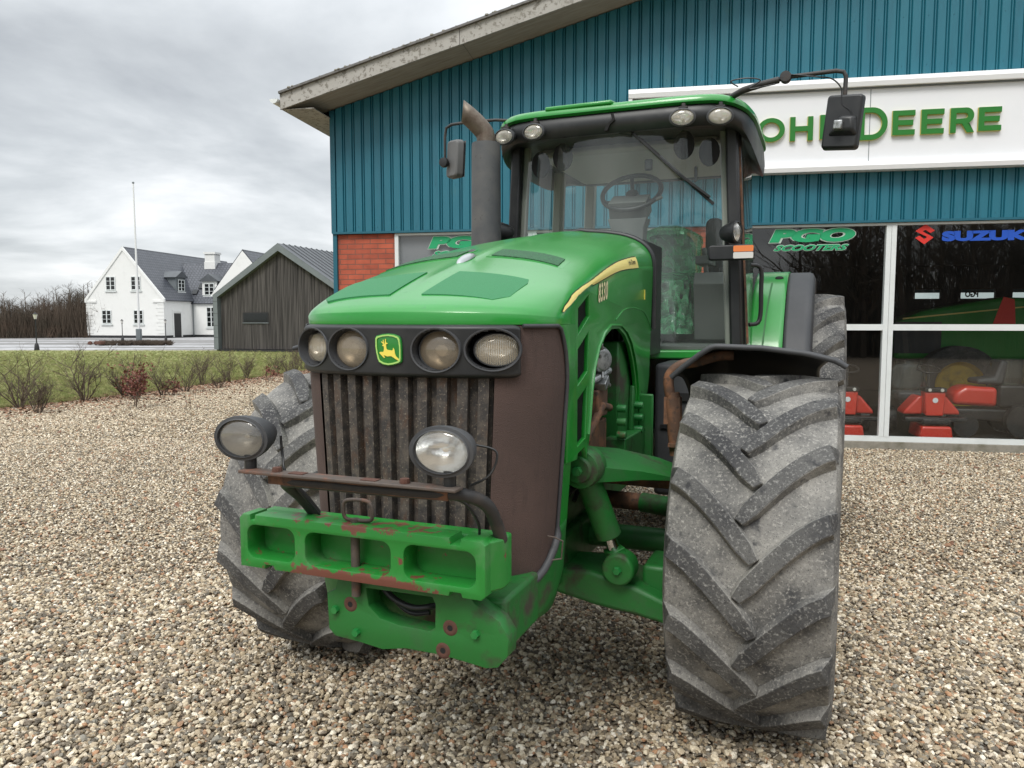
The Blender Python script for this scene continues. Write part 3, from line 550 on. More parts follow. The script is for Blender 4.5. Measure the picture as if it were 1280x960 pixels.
# windows: white frames, clear panes
def win(name, a, b, ms, mid=True, backing=False):
    mm = MB(); f = .055; z0, z1 = .10, 2.95
    mm.b2(a, b, -.01, .07, z0, z0 + .065); mm.b2(a, b, -.01, .07, z1 - .03, z1)
    for x, w_ in [(a, f), (b - f, f)]: mm.b2(x, x + w_, -.012, .07, z0 + .065, z1 - .03)
    for x in ms: mm.b2(x - .062, x - .002, -.012, .07, z0 + .065, z1 - .03); mm.b2(x + .002, x + .062, -.014, .07, z0 + .065, z1 - .03)
    edges = [a + f] + [v for x in ms for v in (x - .062, x + .062)] + [b - f]
    for i in range(0, len(edges), 2):
        if mid: mm.b2(edges[i], edges[i + 1], -.008, .065, 1.565, 1.645)
    wf = mm.out('window_frame', 'white_frame', HALL, smooth=0, bevel=.004)
    mm = MB()
    for i in range(0, len(edges), 2):
        for za, zb_ in ((z0 + .065, 1.565), (1.645, z1 - .03)): mm.add([(edges[i], .03, za), (edges[i + 1], .03, za), (edges[i + 1], .03, zb_), (edges[i], .03, zb_)], [(0, 1, 2, 3)])
    mm.out('window_pane', 'window_glass', wf, smooth=0)
    if backing:
        mm = MB(); mm.b2(a, b, .075, .085, .1, 2.95); mm.out('grey_backing', 'backing_grey', wf, smooth=0)  # grey sheet added behind the panes to make the glass look grey
    return wf
win('w', -7.375, -3.27, [-5.35], backing=True)
win('w', -2.69, 5.49, [-.65, 1.38, 3.43])
def lettering(name, body, x0, x1, z0, z1, mt, y=.022, off=.0, shear=0, grow=None, outline=None, ogrow=.0, parent=HALL):
    tm = text(body, .3, .002, off, shear); f = fit(tm, x0, x1, z0, z1); mm = MB(); mm.mesh(tm, lambda a, b, c: (f(a, b, c)[0], y - c, f(a, b, c)[1])); o = mm.out(name, mt, parent, smooth=0)
    if outline:
        tm = text(body, .3, .001, off + ogrow, shear); g = ogrow * .9; f2 = fit(tm, x0 - g, x1 + g, z0 - g, z1 + g); mm = MB(); mm.mesh(tm, lambda a, b, c: (f2(a, b, c)[0], y + .004 - c, f2(a, b, c)[1])); mm.out(name + '_outline', outline, o, smooth=0)
    return o
for dx_ in (0, -4.72):
    lettering('window_lettering', 'PGO', -2.16 + dx_, -1.085 + dx_, 2.725, 2.90, 'film_green', off=.022, shear=.2, outline='film_outline', ogrow=.012)
    lettering('window_lettering', 'SCOOTERS', -2.10 + dx_, -1.16 + dx_, 2.615, 2.690, 'film_green', off=.012, shear=.45, outline='film_outline', ogrow=.008)
lettering('window_lettering', 'SUZUKI', -.04, 1.0, 2.705, 2.835, 'film_blue', off=.022)
sg_ = [(290, 125), (375, 72), (458, 122), (420, 142), (375, 115), (352, 128), (448, 176), (370, 228), (290, 178), (326, 160), (370, 187), (394, 172)]
mm = MB(); mm.mesh(fill([[((x - 375) / 83 * .115, -(y - 150) / 78 * .128) for x, y in sg_]], .003), lambda x, y, z: (-.24 + x, .022 + z, 2.80 + y)); mm.out('window_emblem', 'film_red', HALL, smooth=0)
# room behind the glass
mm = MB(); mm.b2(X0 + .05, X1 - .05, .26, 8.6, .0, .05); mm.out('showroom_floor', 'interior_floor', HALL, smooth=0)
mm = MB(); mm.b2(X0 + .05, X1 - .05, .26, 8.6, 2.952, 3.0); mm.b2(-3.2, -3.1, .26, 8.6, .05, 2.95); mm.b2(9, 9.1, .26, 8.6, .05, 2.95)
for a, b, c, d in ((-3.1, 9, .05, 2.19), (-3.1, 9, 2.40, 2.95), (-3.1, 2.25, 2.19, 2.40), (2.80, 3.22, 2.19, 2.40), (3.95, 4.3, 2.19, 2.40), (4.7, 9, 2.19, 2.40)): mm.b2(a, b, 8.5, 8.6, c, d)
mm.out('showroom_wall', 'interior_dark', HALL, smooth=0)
for a, b in ((2.25, 2.8), (3.22, 3.95), (4.3, 4.7)): mm = MB(); mm.add([(a, 8.55, 2.15), (b, 8.55, 2.15), (b, 8.55, 2.46), (a, 8.55, 2.46)], [(0, 1, 2, 3)]); mm.out('rear_pane', 'side_glass', HALL, smooth=0)
tm = text('PGO', .2, .002, .01); f = fit(tm, 3.60, 3.32, 2.22, 2.36); mm = MB(); mm.mesh(tm, lambda a, b, c: (f(a, b, c)[0], 8.53 + c, f(a, b, c)[1])); mm.out('window_lettering', 'decal_dark', HALL, smooth=0)

def at_hall(x, y, z=0): return (BO[0] + bR[0] * x + bB[0] * y, BO[1] + bR[1] * x + bB[1] * y, z)
# sign ----------------------------------------------------------------
SG = empty('shop_sign', 'long white sign with raised green lettering on the teal cladding above the showroom windows', 'sign', at_hall(0, 0), R_(-10.6))
mm = MB(); mm.b2(-3.98, 4.4, -.13, -.035, 3.70, 4.62); mm.out('sign_panel', 'sign_white', SG, smooth=0)
mm = MB()
for z0, z1 in ((4.635, 4.745), (3.60, 3.705)):
    a, b = -4.03, 4.45; mm.prism([(-.03, z0), (-.20, z0), (-.215, (z0 + z1) / 2), (-.20, z1), (-.03, z1)], lambda y, z: (a, y, z), lambda y, z: (b, y, z))
mm.b2(-4.03, -3.98, -.19, -.03, 3.705, 4.635); mm.out('sign_trim', 'sign_trim', SG, smooth=20)
mm = MB(); mm.b2(-1.0, -.992, -.133, -.12, 3.71, 4.61); mm.b2(2.1, 2.108, -.133, -.12, 3.71, 4.61); mm.b2(-3.97, 4.4, -.15, -.13, 4.615, 4.634); mm.out('panel_joint', 'zinc', SG, smooth=0)
def arcp(cx, cz, rx, rz_, a0, a1, n=20): return [(cx + rx * math.cos(R_(a0 + (a1 - a0) * i / n)), cz + rz_ * math.sin(R_(a0 + (a1 - a0) * i / n))) for i in range(n + 1)]
def L_E(x, z, w, h, t): return [[(x, z), (x + w, z), (x + w, z + t), (x + t, z + t), (x + t, z + h / 2 - t / 2), (x + w * .92, z + h / 2 - t / 2), (x + w * .92, z + h / 2 + t / 2), (x + t, z + h / 2 + t / 2), (x + t, z + h - t), (x + w, z + h - t), (x + w, z + h), (x, z + h)]]
def L_H(x, z, w, h, t): return [[(x, z), (x + t, z), (x + t, z + h / 2 - t / 2), (x + w - t, z + h / 2 - t / 2), (x + w - t, z), (x + w, z), (x + w, z + h), (x + w - t, z + h), (x + w - t, z + h / 2 + t / 2), (x + t, z + h / 2 + t / 2), (x + t, z + h), (x, z + h)]]
def L_N(x, z, w, h, t): return [[(x, z), (x + t, z), (x + t, z + h * .62), (x + w - t * 1.1, z), (x + w, z), (x + w, z + h), (x + w - t, z + h), (x + w - t, z + h * .38), (x + t * 1.1, z + h), (x, z + h)]]
def L_O(x, z, w, h, t): return [ell(x + w / 2, z + h / 2, w / 2, h / 2, 36), ell(x + w / 2, z + h / 2, w / 2 - t, h / 2 - t * .85, 36)]
def L_D(x, z, w, h, t): return [[(x, z)] + arcp(x + w * .45, z + h / 2, w * .55, h / 2, -90, 90) + [(x, z + h)], [(x + t, z + t)] + arcp(x + w * .42, z + h / 2, w * .58 - t, h / 2 - t, -90, 90) + [(x + t, z + h - t)]]
def L_R(x, z, w, h, t): return [[(x, z), (x + t, z), (x + t, z + h * .36), (x + w * .48, z + h * .36), (x + w * .72, z), (x + w, z), (x + w * .70, z + h * .39)] + arcp(x + w * .64, z + h * .68, w * .34, h * .32, -80, 90, 12) + [(x, z + h)], [(x + t, z + h * .36 + t * .9)] + arcp(x + w * .6, z + h * .68, w * .34 - t * .9, h * .32 - t, -90, 90, 10) + [(x + t, z + h - t)]]
def L_J(x, z, w, h, t): return [[(x + w - t, z + h), (x + w - t, z + h * .32)] + arcp(x + w * .5, z + h * .30, w * .5 - t, h * .30 - t, 0, -180, 12) + [(x, z + h * .30)] + arcp(x + w * .5, z + h * .30, w * .5, h * .30, -180, 0, 12) + [(x + w, z + h)]]
LT = [(L_J, -2.78, 3.96, .34, .41), (L_O, -2.37, 4.00, .34, .30), (L_H, -1.965, 4.0, .28, .30), (L_N, -1.60, 4.01, .29, .30), (L_D, -1.13, 3.975, .335, .40), (L_E, -.735, 4.02, .26, .30), (L_E, -.40, 4.02, .26, .30), (L_R, -.065, 4.02, .27, .30), (L_E, .255, 4.03, .255, .285)]
for fn, x, z, w_, h_ in LT:
    lp_ = fn(x, z, w_, h_, .063); me_ = fill(lp_, .022, 0); mm = MB(); mm.mesh(me_, lambda a, b, c: (a, -.168 + c, b)); o = mm.out('letter', 'letter_green', SG, smooth=0)
    me_ = fill(lp_, .024, .003); mm = MB(); mm.mesh(me_, lambda a, b, c: (a, -.146 + c, b)); mm.out('letter_edge', 'letter_edge', o, smooth=0)

# machines behind the glass -------------------------------------------
def mower(label, x, y, rz_, group='red garden machines behind the showroom window'):
    t = empty('ride_on_mower', label, 'mower', at_hall(x, y, .05), R_(-10.6) + rz_, group)
    mm = MB(); mm.prism([(-.22, 0), (.22, 0), (.19, .17), (-.19, .17)], lambda a, b: (a, -.30, .03 + b), lambda a, b: (a * .9, .22, .03 + b * 1.2)); mm.out('cutter_deck', 'red_paint', t, smooth=30, bevel=.03, seg=3)
    mm = MB(); mm.b2(-.40, .40, -.26, -.12, .26, .32); mm.b2(-.18, .18, -.30, .5, .23, .30); mm.out('front_bar', 'black_plastic', t, smooth=30, bevel=.015)
    mm = MB(); mm.prism([(-.115, .33), (.115, .33), (.135, .66), (-.135, .66)], lambda a, b: (a, -.20, b), lambda a, b: (a, -.02, b + .03)); mm.out('grille_column', 'red_paint', t, smooth=30, bevel=.02, seg=3)
    mm = MB(); mm.b2(-.14, .14, -.215, -.0, .665, .72); mm.out('light_strip', 'black_plastic', t, bevel=.01)
    for q in (-.08, .08): mm = MB(); mm.lathe([(0, -.01), (.022, -.008), (.025, 0)], 12, Matrix.Translation((q, -.216, .692))); mm.out('headlight', 'clear_lens', t)
    mm = MB(); mm.lathe([(0, -.004), (.035, -.003), (.037, 0)], 16, Matrix.Translation((0, -.203, .55))); mm.out('emblem', 'sign_white', t)
    for s in (1, -1):
        mm = MB(); mm.prism([(.12, .34), (.37, .34), (.35, .40), (.18, .60), (.12, .60)], lambda a, b: (s * a, -.10, b), lambda a, b: (s * a, .22, b)); mm.out('side_wing', 'red_paint', t, smooth=30, bevel=.03, seg=3)
        mm = MB(); mm.lathe([(0, -.07), (.12, -.07), (.19, -.06), (.2, 0), (.19, .06), (.12, .07), (0, .07)], 24, Matrix.Translation((s * .36, .55, .2)) @ Matrix.Rotation(R_(90), 4, 'Z')); mm.out('wheel', 'black_plastic', t, smooth=40)
    mm = MB(); mm.prism(rrect(-.22, .22, .62, 1.0, .1), lambda a, b: (a - .1, .62, b), lambda a, b: (a * .9 - .1, .72, b)); mm.b2(-.32, .12, .3, .66, .5, .62); mm.out('seat', 'grey_plastic', t, smooth=40, bevel=.04, seg=3)
    mm = MB(); mm.grid(lambda i, j: (-.1 + (.25 - .1 * j ** 4) * math.cos(6.283 * i) * (1 + .06 * math.sin(40 * i + 9 * j)), .56 + .2 * math.sin(6.283 * i) * (1 + .06 * math.sin(33 * i)), .5 + .55 * j), 60, 12); mm.out('plastic_cover', 'side_glass', t, smooth=60)
    mm = MB(); mm.tube([(.08 + .15 * math.cos(a), .30 + .13 * math.sin(a), .95 + .05 * math.sin(a)) for a in np.linspace(0, 6.283, 25)[:-1]], .012, 8, closed=True); mm.tube([(.08, .3, .95), (.06, .18, .5)], .016, 8); mm.out('steering_wheel', 'black_plastic', t, smooth=50)
    return t
mower('red ride-on mower with a wrapped black seat, standing right of the white window post', .15, .78, R_(2))
mower('red ride-on mower partly hidden behind the big front tyre, left of the white window post', -.98, .72, R_(-2))
# garden tractor seen from the side
t = empty('garden_tractor', 'low garden tractor with red bonnet and black engine cover behind the rightmost pane', 'mower', at_hall(1.0, 1.25, .05), R_(-10.6), 'red garden machines behind the showroom window')
mm = MB(); mm.prism([(-.46, .45), (.12, .42), (.12, .70), (-.30, .72), (-.44, .62)], lambda a, b: (a, -.22, b), lambda a, b: (a, .22, b)); mm.out('bonnet', 'red_paint', t, smooth=30, bevel=.06, seg=3)
mm = MB(); mm.b2(.13, .52, -.23, .23, .42, .74); mm.b2(-.5, .6, -.18, .18, .22, .40); mm.out('engine_cover', 'black_plastic', t, smooth=30, bevel=.04, seg=3)
mm = MB(); mm.prism([(.53, .42), (.72, .42), (.70, .66), (.53, .68)], lambda a, b: (a, -.2, b), lambda a, b: (a, .2, b)); mm.out('fuel_cap_panel', 'decal_yellow', t, smooth=30, bevel=.03)
for x, r_ in ((-.32, .17), (.42, .24)):
    for s in (1, -1):
        mm = MB(); mm.lathe([(0, -.06), (r_ * .5, -.05), (r_ * .95, -.06), (r_, 0), (r_ * .95, .06), (0, .05)], 24, Matrix.Translation((x, s * .28, r_))); mm.out('wheel', 'black_plastic', t, smooth=40)
mm = MB(); mm.prism([(.0, .74), (.34, .74), (.40, 1.06), (.30, 1.10), (.22, .84), (.0, .82)], lambda a, b: (a - .15, -.2, b), lambda a, b: (a - .15, .2, b)); mm.out('seat', 'grey_plastic', t, smooth=40, bevel=.04, seg=3)
mm = MB(); mm.grid(lambda i, j: (.3 + .2 * math.cos(6.283 * i) * (1 + .05 * math.sin(50 * i)), .2 * math.sin(6.283 * i), .7 + .40 * j), 40, 8); mm.out('plastic_cover', 'side_glass', t, smooth=60)
# big tractor inside
t = empty('showroom_tractor', 'dark green tractor with yellow wheel centres standing deep inside the showroom', 'tractor', at_hall(1.6, 3.3, .05), R_(-10.6))
mm = MB(); mm.prism([(-1.3, 1.0), (1.1, 1.0), (1.1, 2.0), (.3, 2.02), (-.9, 1.80), (-1.3, 1.62)], lambda a, b: (a, -.30, b), lambda a, b: (a, .34, b)); mm.out('bonnet', 'green_paint', t, smooth=30, bevel=.06, seg=3)
mm = MB(); mm.b2(-1.32, -.6, -.32, -.303, 1.1, 1.62); mm.b2(-1.1, 1.6, -.2, .24, .7, 1.05); mm.out('side_grille', 'grey_plastic', t, smooth=0)
mm = MB(); mm.prism([(-1.2, 1.66), (.9, 1.88), (.9, 1.90), (-1.2, 1.685)], lambda a, b: (a, -.315, b), lambda a, b: (a, -.305, b)); mm.out('stripe', 'yellow_stripe', t, smooth=0)
for x, r_, yy in ((-.48, .62, -.72), (2.0, .85, -.80), (-.48, .62, .72), (2.0, .85, .80)):
    Mt = Matrix.Translation((x, yy, r_)); mm = MB(); mm.lathe([(r_ * .6, -.16), (r_ * .9, -.2), (r_, -.14), (r_, .14), (r_ * .9, .2), (r_ * .6, .16)], 32, Mt); wh = mm.out('tyre', 'rubber_lug', t, smooth=40)
    mm = MB(); mm.lathe([(0, -.10), (r_ * .15, -.10), (r_ * .2, -.04), (r_ * .5, -.06), (r_ * .61, -.15), (r_ * .61, .15), (r_ * .3, .02), (0, .02)], 32, Mt); mm.out('rim', 'wheel_yellow', wh, smooth=40)
mm = MB()
for x in (1.1, 2.3):
    for y in (-.6, .6): mm.bar((x, y, 1.4), (x + .1, y * .9, 2.75), .08)
mm.b2(1.0, 2.6, -.7, .7, 2.75, 2.88); mm.b2(1.0, 2.5, -.6, .6, 1.2, 1.5); mm.out('cab_frame', 'black_plastic', t, smooth=0, bevel=.02)
mm = MB(); mm.add([(-.02, -.62, 1.64), (.30, -.62, 1.64), (.28, -.60, 2.02), (.12, -.60, 2.06)], [(0, 1, 2, 3)]); t2 = mm.out('warning_triangle', 'film_red', None, smooth=0, solid=.01); t2.parent = None
t2.location = at_hall(1.55, 3.0, 0); t2.rotation_euler = (0, 0, R_(-10.6)); tag(t2, 'red panel leaning against the dark tractor inside the showroom', 'panel')
# ================================================================== TRACTOR  (local x = across, y = backwards, z = up)
TR = empty('tractor', 'large green tractor with wide dusty tyres parked on gravel before the teal hall', 'tractor', (0.0928, 3.6446, 0), R_(-22))

def hermite(xs, ys):
    xs = np.array(xs, float); ys = np.array(ys, float); d = np.gradient(ys, xs)
    def f(x):
        x = min(max(x, xs[0]), xs[-1]); i = min(int(np.searchsorted(xs, x, 'right')) - 1, len(xs) - 2); h = xs[i + 1] - xs[i]; t = (x - xs[i]) / h
        return float((2*t**3-3*t*t+1)*ys[i] + (t**3-2*t*t+t)*h*d[i] + (-2*t**3+3*t*t)*ys[i+1] + (t**3-t*t)*h*d[i+1])
    return f
VR = 0.78
zc = hermite([-1.29, -1.28, -1.25, -1.20, -1.10, -1.0, -.76, -.59, -.15, .42, .78], [1.724, 1.738, 1.756, 1.776, 1.811, 1.844, 1.915, 1.963, 2.06, 2.15, 2.19])
zj = hermite([-.95, -.92, -.87, -.81, -.65, -.5, -.12, .28, .78], [1.700, 1.722, 1.752, 1.780, 1.820, 1.848, 1.912, 1.950, 1.985])
hw = lambda v: .481 - .042 * max(0, v + .95)
vf = lambda q: -.95 - .34 * max(0, 1 - min(abs(q), 1) ** 2.55) ** (1 / 2.55)
shape = lambda g: .24 * g ** 1.4 + .76 * (1 - max(0, 1 - g ** 4.5) ** (1 / 2.3))
def hoodP(q, t, off=0.0):
    v = vf(q) * (1 - t) + VR * t; ve = -1.29 + (VR + 1.29) * t; vj = -.95 + (VR + .95) * t
    z = zc(ve) - (zc(ve) - zj(vj)) * shape(abs(q))
    z += .006 * max(0, 1 - abs(q) / .10) * min(1, t * 6)
    return Vector((q * hw(v) + .014 * (1 - t) ** 4, v, z + off))
def hz(u, v):
    q = max(-1, min(1, u / hw(v))); t = (v - vf(q)) / (VR - vf(q)); return hoodP(q, max(0, min(1, t))).z
def hood_fn(i, j):
    x = 2 * i - 1; q = math.copysign(math.sin(math.pi / 2 * abs(x)), x)
    if j < .015: p = hoodP(q, 0); return (p.x * .93, p.y + .035, 1.684)
    if j < .035: p = hoodP(q, 0); return (p.x, p.y + .004, 1.686)
    t = ((j - .0399) / .9601) ** 1.7 if j > .04 else 0
    return tuple(hoodP(q, t))
m = MB(); m.grid(hood_fn, 64, 50); hood = m.out('hood', 'green_paint', TR, smooth=60)
mat('vent_dark', (0.006, 0.055, 0.018), .6, 0, [(160, 2, .45, .55, (.012, .11, .03))], bump=(200, 1, .004))
# groove along the crease between the two halves of the top and the pads
def patch(name, poly, mt, n=10, off=.003, th=.004, parent=hood):
    """quad or polygon draped over the hood top"""
    mm = MB(); P = [Vector((a, b)) for a, b in poly]
    cx = sum(p.x for p in P) / len(P); cy = sum(p.y for p in P) / len(P)
    V = []; F = []; K = len(P); edge = []
    for i in range(K):
        for k in range(n): edge.append(P[i].lerp(P[(i + 1) % K], k / n))
    E_ = len(edge); R = 6
    for r in range(R + 1):
        s = r / R
        for p in edge:
            x = cx + (p.x - cx) * s; y = cy + (p.y - cy) * s; V.append((x, y, hz(x, y) + off))
    for r in range(R):
        for i in range(E_): F.append((r * E_ + i, r * E_ + (i + 1) % E_, (r + 1) * E_ + (i + 1) % E_, (r + 1) * E_ + i))
    for i in range(E_): V.append((edge[i].x, edge[i].y, hz(edge[i].x, edge[i].y) - .002))
    for i in range(E_): F.append((R * E_ + i, R * E_ + (i + 1) % E_, (R + 1) * E_ + (i + 1) % E_, (R + 1) * E_ + i))
    mm.add(V, F); return mm.out(name, mt, parent, smooth=40)
for s in (1, -1):
    patch('anti_slip_pad', [(s * .060, -1.185), (s * .065, -.91), (s * .345, -.95), (s * .357, -.99), (s * .350, -1.13), (s * .31, -1.180)], 'green_pad', off=.004)
    patch('hood_vent', [(s * .055, -.655), (s * .05, -.50), (s * .375, -.575), (s * .385, -.715)], 'green_paint', off=.002); patch('vent_mesh', [(s * .075, -.645), (s * .07, -.52), (s * .355, -.585), (s * .365, -.70)], 'vent_dark', off=.0065)
    mm = MB()
    for k in range(0):
        a = (k + .5) / 11; u = .07 + a * .29; v0 = -.62 - a * .05; v1 = -.49 - a * .08
        mm.add([(s * u, v0, hz(s * u, v0) + .0045), (s * (u + .017), v0, hz(s * u, v0) + .0045), (s * (u + .017), v1, hz(s * u, v1) + .0045), (s * u, v1, hz(s * u, v1) + .0045)], [(0, 1, 2, 3)])
    for k in range(4):
        b = (k + .5) / 4
        mm.add([(s * .065, -.625 + b * .13, hz(.065, -.6 + b * .1) + .006), (s * .37, -.685 + b * .115, hz(s * .37, -.68 + b * .11) + .006), (s * .37, -.678 + b * .115, hz(s * .37, -.68 + b * .11) + .006), (s * .065, -.618 + b * .13, hz(.065, -.6 + b * .1) + .006)], [(0, 1, 2, 3)])
mat('mirror_grey2', (.42, .44, .45), .3, .5)
# silver latch cover on the crease
mm = MB(); mm.lathe([(0, -.013), (.5, -.011), (.85, -.005), (1, .004)], 24, Matrix.Translation((0, -.72, hz(0, -.72) + .004)) @ Matrix.Rotation(R_(-73), 4, 'X') , sx=.022, sz=.075)
mm.out('hood_latch', 'mirror_grey2', hood, smooth=50)
mm = MB(); mm.lathe([(0, -.004), (1, 0)], 16, Matrix.Translation((0, -.665, hz(0, -.665) + .022)) @ Matrix.Rotation(R_(-70), 4, 'X'), sx=.014, sz=.02); mm.out('key_hole', 'black_plastic', hood)
# yellow stripes along both shoulders
for s in (1, -1):
    def sf(i, j, s=s, o=.0025, grow=0.0):
        t = .0145 + i ** 1.15 * .730; vj = -.95 + (VR + .95) * t
        wdt = float(np.interp(vj, [-.925, -.89, -.82, -.72, -.55], [.008, .030, .048, .056, .058])) + grow
        zo = float(np.interp(vj, [-.925, -.87, -.75, -.6], [.085, .052, .020, .0])); want = zo + wdt * j - grow / 2
        if want <= 0: return (s * (hw(vj) + o + .001), vj, zj(vj) + want)
        pr_, acc, g_ = hoodP(1.0, t), 0.0, 1.0
        while acc < want and g_ > .80:
            g_ -= .0012; q_ = hoodP(g_, t); acc += (q_ - pr_).length; pr_ = q_
        k_ = min(1, (1 - g_) / .06)
        return (s * (pr_.x + o * (1 - .4 * k_)), pr_.y - .5 * o * max(0, 1 - i * 6), pr_.z + o * .9 * k_)
        zz = max(zj(vj), float(np.interp(vj, [-.925, -.87, -.75, -.6], [1.716, 1.744, 1.788, 1.822]))) + wdt * j - grow / 2
        if zz <= zj(vj): return (s * (hw(vj) + o + .001), vj, zz)
        a_, b_ = .90, 1.0   # find the point of the shoulder that has this height
        for _ in range(22):
            c_ = (a_ + b_) / 2
            if hoodP(c_, t).z > zz: a_ = c_
            else: b_ = c_
        p = hoodP(s * b_, t); e_ = hoodP(s * 1.0, t); k_ = min(1, (1 - b_) / .06)
        return (p.x + s * o * (1 - .4 * k_), p.y - .5 * o * max(0, 1 - i * 6), p.z + o * .9 * k_)
    mm = MB(); mm.grid(lambda i, j: sf(i, j, o=.0022, grow=.010), 60, 5); mm.out('stripe_edge', 'decal_dark', hood, smooth=60)
    mm = MB(); mm.grid(lambda i, j: sf(i, j, o=.0042), 60, 5); mm.out('hood_stripe', 'yellow_stripe', hood, smooth=60)
    # thin dark script and pin lines on the rear end of the stripe
    tm = text('John Deere', .05, .0005, .0004, .25); f = fit(tm, 0, 1, 0, 1)
    mm = MB()
    def tf(x, y, z, s=s):
        a, b, _ = f(x, y, z); i = .84 + .12 * (a if s > 0 else 1 - a); p = sf(i, .15 + .7 * b, o=.0062); return p
    mm.mesh(tm, tf); mm.out('stripe_lettering', 'decal_dark', hood, smooth=0)
# side panels ------------------------------------------------------
arch = [(-.655, 1.215), (-.625, 1.26), (-.60, 1.33), (-.575, 1.42), (-.53, 1.51), (-.46, 1.585), (-.37, 1.635), (-.25, 1.665), (-.10, 1.665), (.03, 1.635), (.14, 1.585), (.23, 1.51), (.30, 1.42), (.335, 1.34), (.345, 1.275)]
bottom = [(-.94, 1.215), (-.81, 1.205), (-.80, 1.225), (-.70, 1.235), (-.665, 1.19)] + arch + [(.50, 1.25), (.66, 1.32), (.70, 1.40), (.74, 1.70), (.775, 1.95)]
topj = [(v, zj(v)) for v in np.linspace(.775, -.94, 44)]
H = [[(-.812, 1.742), (-.645, 1.800), (-.640, 1.712), (-.812, 1.643)], [(-.812, 1.598), (-.643, 1.664), (-.657, 1.508), (-.812, 1.462)], [(-.812, 1.418), (-.662, 1.462), (-.685, 1.262), (-.812, 1.245)]]
num = text('8330', .1, .001, .0030, .10, 1.12)
for s in (1, -1):
    sm = fill([bottom + topj] + H, .012, .003); mm = MB()
    mm.mesh(sm, lambda x, y, z: (s * (hw(x) - .006) + z, x, y)); sp = mm.out('side_panel', 'green_paint', TR, smooth=25)
    # raised band framing the vents and the arch
    mm = MB(); ap = [(s * (hw(v) + .006), v - .03 if v < -.2 else v + .025, z + .012) for v, z in arch[1:]]
    mm.tube(ap, .007, 6); mm.out('arch_rim', 'green_paint', sp, smooth=60)
    mm = MB(); sw = smoothpath([(-.40, 1.70), (-.22, 1.775), (0, 1.80), (.22, 1.785), (.42, 1.745), (.60, 1.66), (.74, 1.60)], 4)if False else None
    pth = smoothpath([Vector((s * (hw(v) + .003), v, z)) for v, z in ((-.18, 1.70), (0, 1.745), (.25, 1.758), (.50, 1.742), (.66, 1.69), (.755, 1.645))], 5)
    mm.tube(pth, .0035, 6); mm.out('panel_crease', 'green_paint', sp, smooth=60)
    mm = MB(); mm.add([(s * (hw(v) - .022), v, z) for v, z in ((-.82, 1.22), (-.60, 1.22), (-.60, 1.84), (-.82, 1.79))], [(0, 1, 2, 3)])
    for k in range(16):
        a = -.80 + k * .011; mm.bar((s * (hw(-.7) - .016), a, 1.23), (s * (hw(-.7) - .016), a + .03, 1.80), .003)
    mm.out('vent_screen', 'brown_screen' if False else 'black_plastic', sp, smooth=0)
    f = fit(num, 0, 1, 0, 1); mm = MB(); m2 = MB()
    def nf(x, y, z, o=.0, gx=0.0):
        a, b, c = f(x, y, z); v = -.515 + .165 * (a if s > 0 else 1 - a); return (s * (hw(v) + .0052 + o), v + gx, 1.765 + .075 * b + gx * .8 + (v + .515) * .12)
    mm.mesh(num, lambda x, y, z: nf(x, y, z, .001)); mm.out('model_number', 'decal_cream', sp, smooth=0)
    mm = MB(); mm.mesh(num, lambda x, y, z: nf(x, y, z, -.0006, .003)); mm.out('number_shadow', 'decal_dark', sp, smooth=0)
    mm = MB(); mm.box((s * (hw(.52) + .0045), .52, 1.83), (.002, .018, .05)); mm.out('decal', 'decal_yellow', sp, smooth=0)
# rear edge seal of the hood
mm = MB(); pts = [hoodP(math.copysign(math.sin(math.pi / 2 * abs(x)), x), 1.0, .004) for x in np.linspace(-1, 1, 41)]
pts = [Vector((-(hw(.78) + .004), .79, 1.65))] + [Vector((p.x * 1.01, .79, p.z)) for p in pts] + [Vector((hw(.78) + .004, .79, 1.65))]
mm.tube(pts, .016, 8); mm.out('hood_seal', 'black_plastic', TR, smooth=60)

# nose: grille, screens, light panel -------------------------------
_q = np.concatenate([np.linspace(0, .9, 60), 1 - (1 - .9) * (1 - np.linspace(0, 1, 60)[1:]) ** 3]); _pl = [(q * .481, vf(q)) for q in _q] + [(hw(v), v) for v in np.linspace(-.94, -.80, 20)]
_s = np.concatenate([[0], np.cumsum([math.dist(_pl[i], _pl[i + 1]) for i in range(len(_pl) - 1)])])
_u = np.array([p[0] for p in _pl]); _v = np.array([p[1] for p in _pl])
def plan(s, off=0.0):
    a = abs(s); u = np.interp(a, _s, _u); v = np.interp(a, _s, _v)
    u2 = np.interp(a + .006, _s, _u); v2 = np.interp(a + .006, _s, _v); u1 = np.interp(a - .006, _s, _u) if a > .006 else -_u[3]; v1 = np.interp(a - .006, _s, _v) if a > .006 else _v[3]
    if a <= .006: n = Vector((0, -1))
    else: d = Vector((u2 - u1, v2 - v1)).normalized(); n = Vector((d.y, -d.x))
    u += n.x * off; v += n.y * off
    return (math.copysign(u, s) if s else u, v), (n.x if s >= 0 else -n.x, n.y)
s_of_u = lambda u: float(np.interp(u, _u[:119], _s[:119]))
taper = lambda z: 1 - .09 * max(0, (1.50 - z)) / .65
def nose(s, z, off=0.0):
    (u, v), n = plan(s, off); k = taper(z); return (u * k + .014 * min(1, max(0, (-.80 - v) / .2)), -.75 + (v + .75) * (1 - .02 * (1.5 - z)), z)
SPX = s_of_u(.394); S1 = s_of_u(.326); S2 = s_of_u(.4805); zb = lambda s: .845 + .13 * max(0, (abs(s) - .46) / (S2 - .46)) ** 2.0
def bars(i, j):
    s = (-1 + 2 * i) * S1; z = zb(s) + (1.530 - zb(s)) * j
    ph = ((s + S1) / (2 * S1) * 10.0) % 1.0
    h = min(1, max(0, (.30 - abs(ph - .5)) / .05)); return nose(s, z, -.032 + .030 * h)
mm = MB(); mm.grid(bars, 200, 16); mm.out('grille', 'grille_bar', TR, smooth=35)
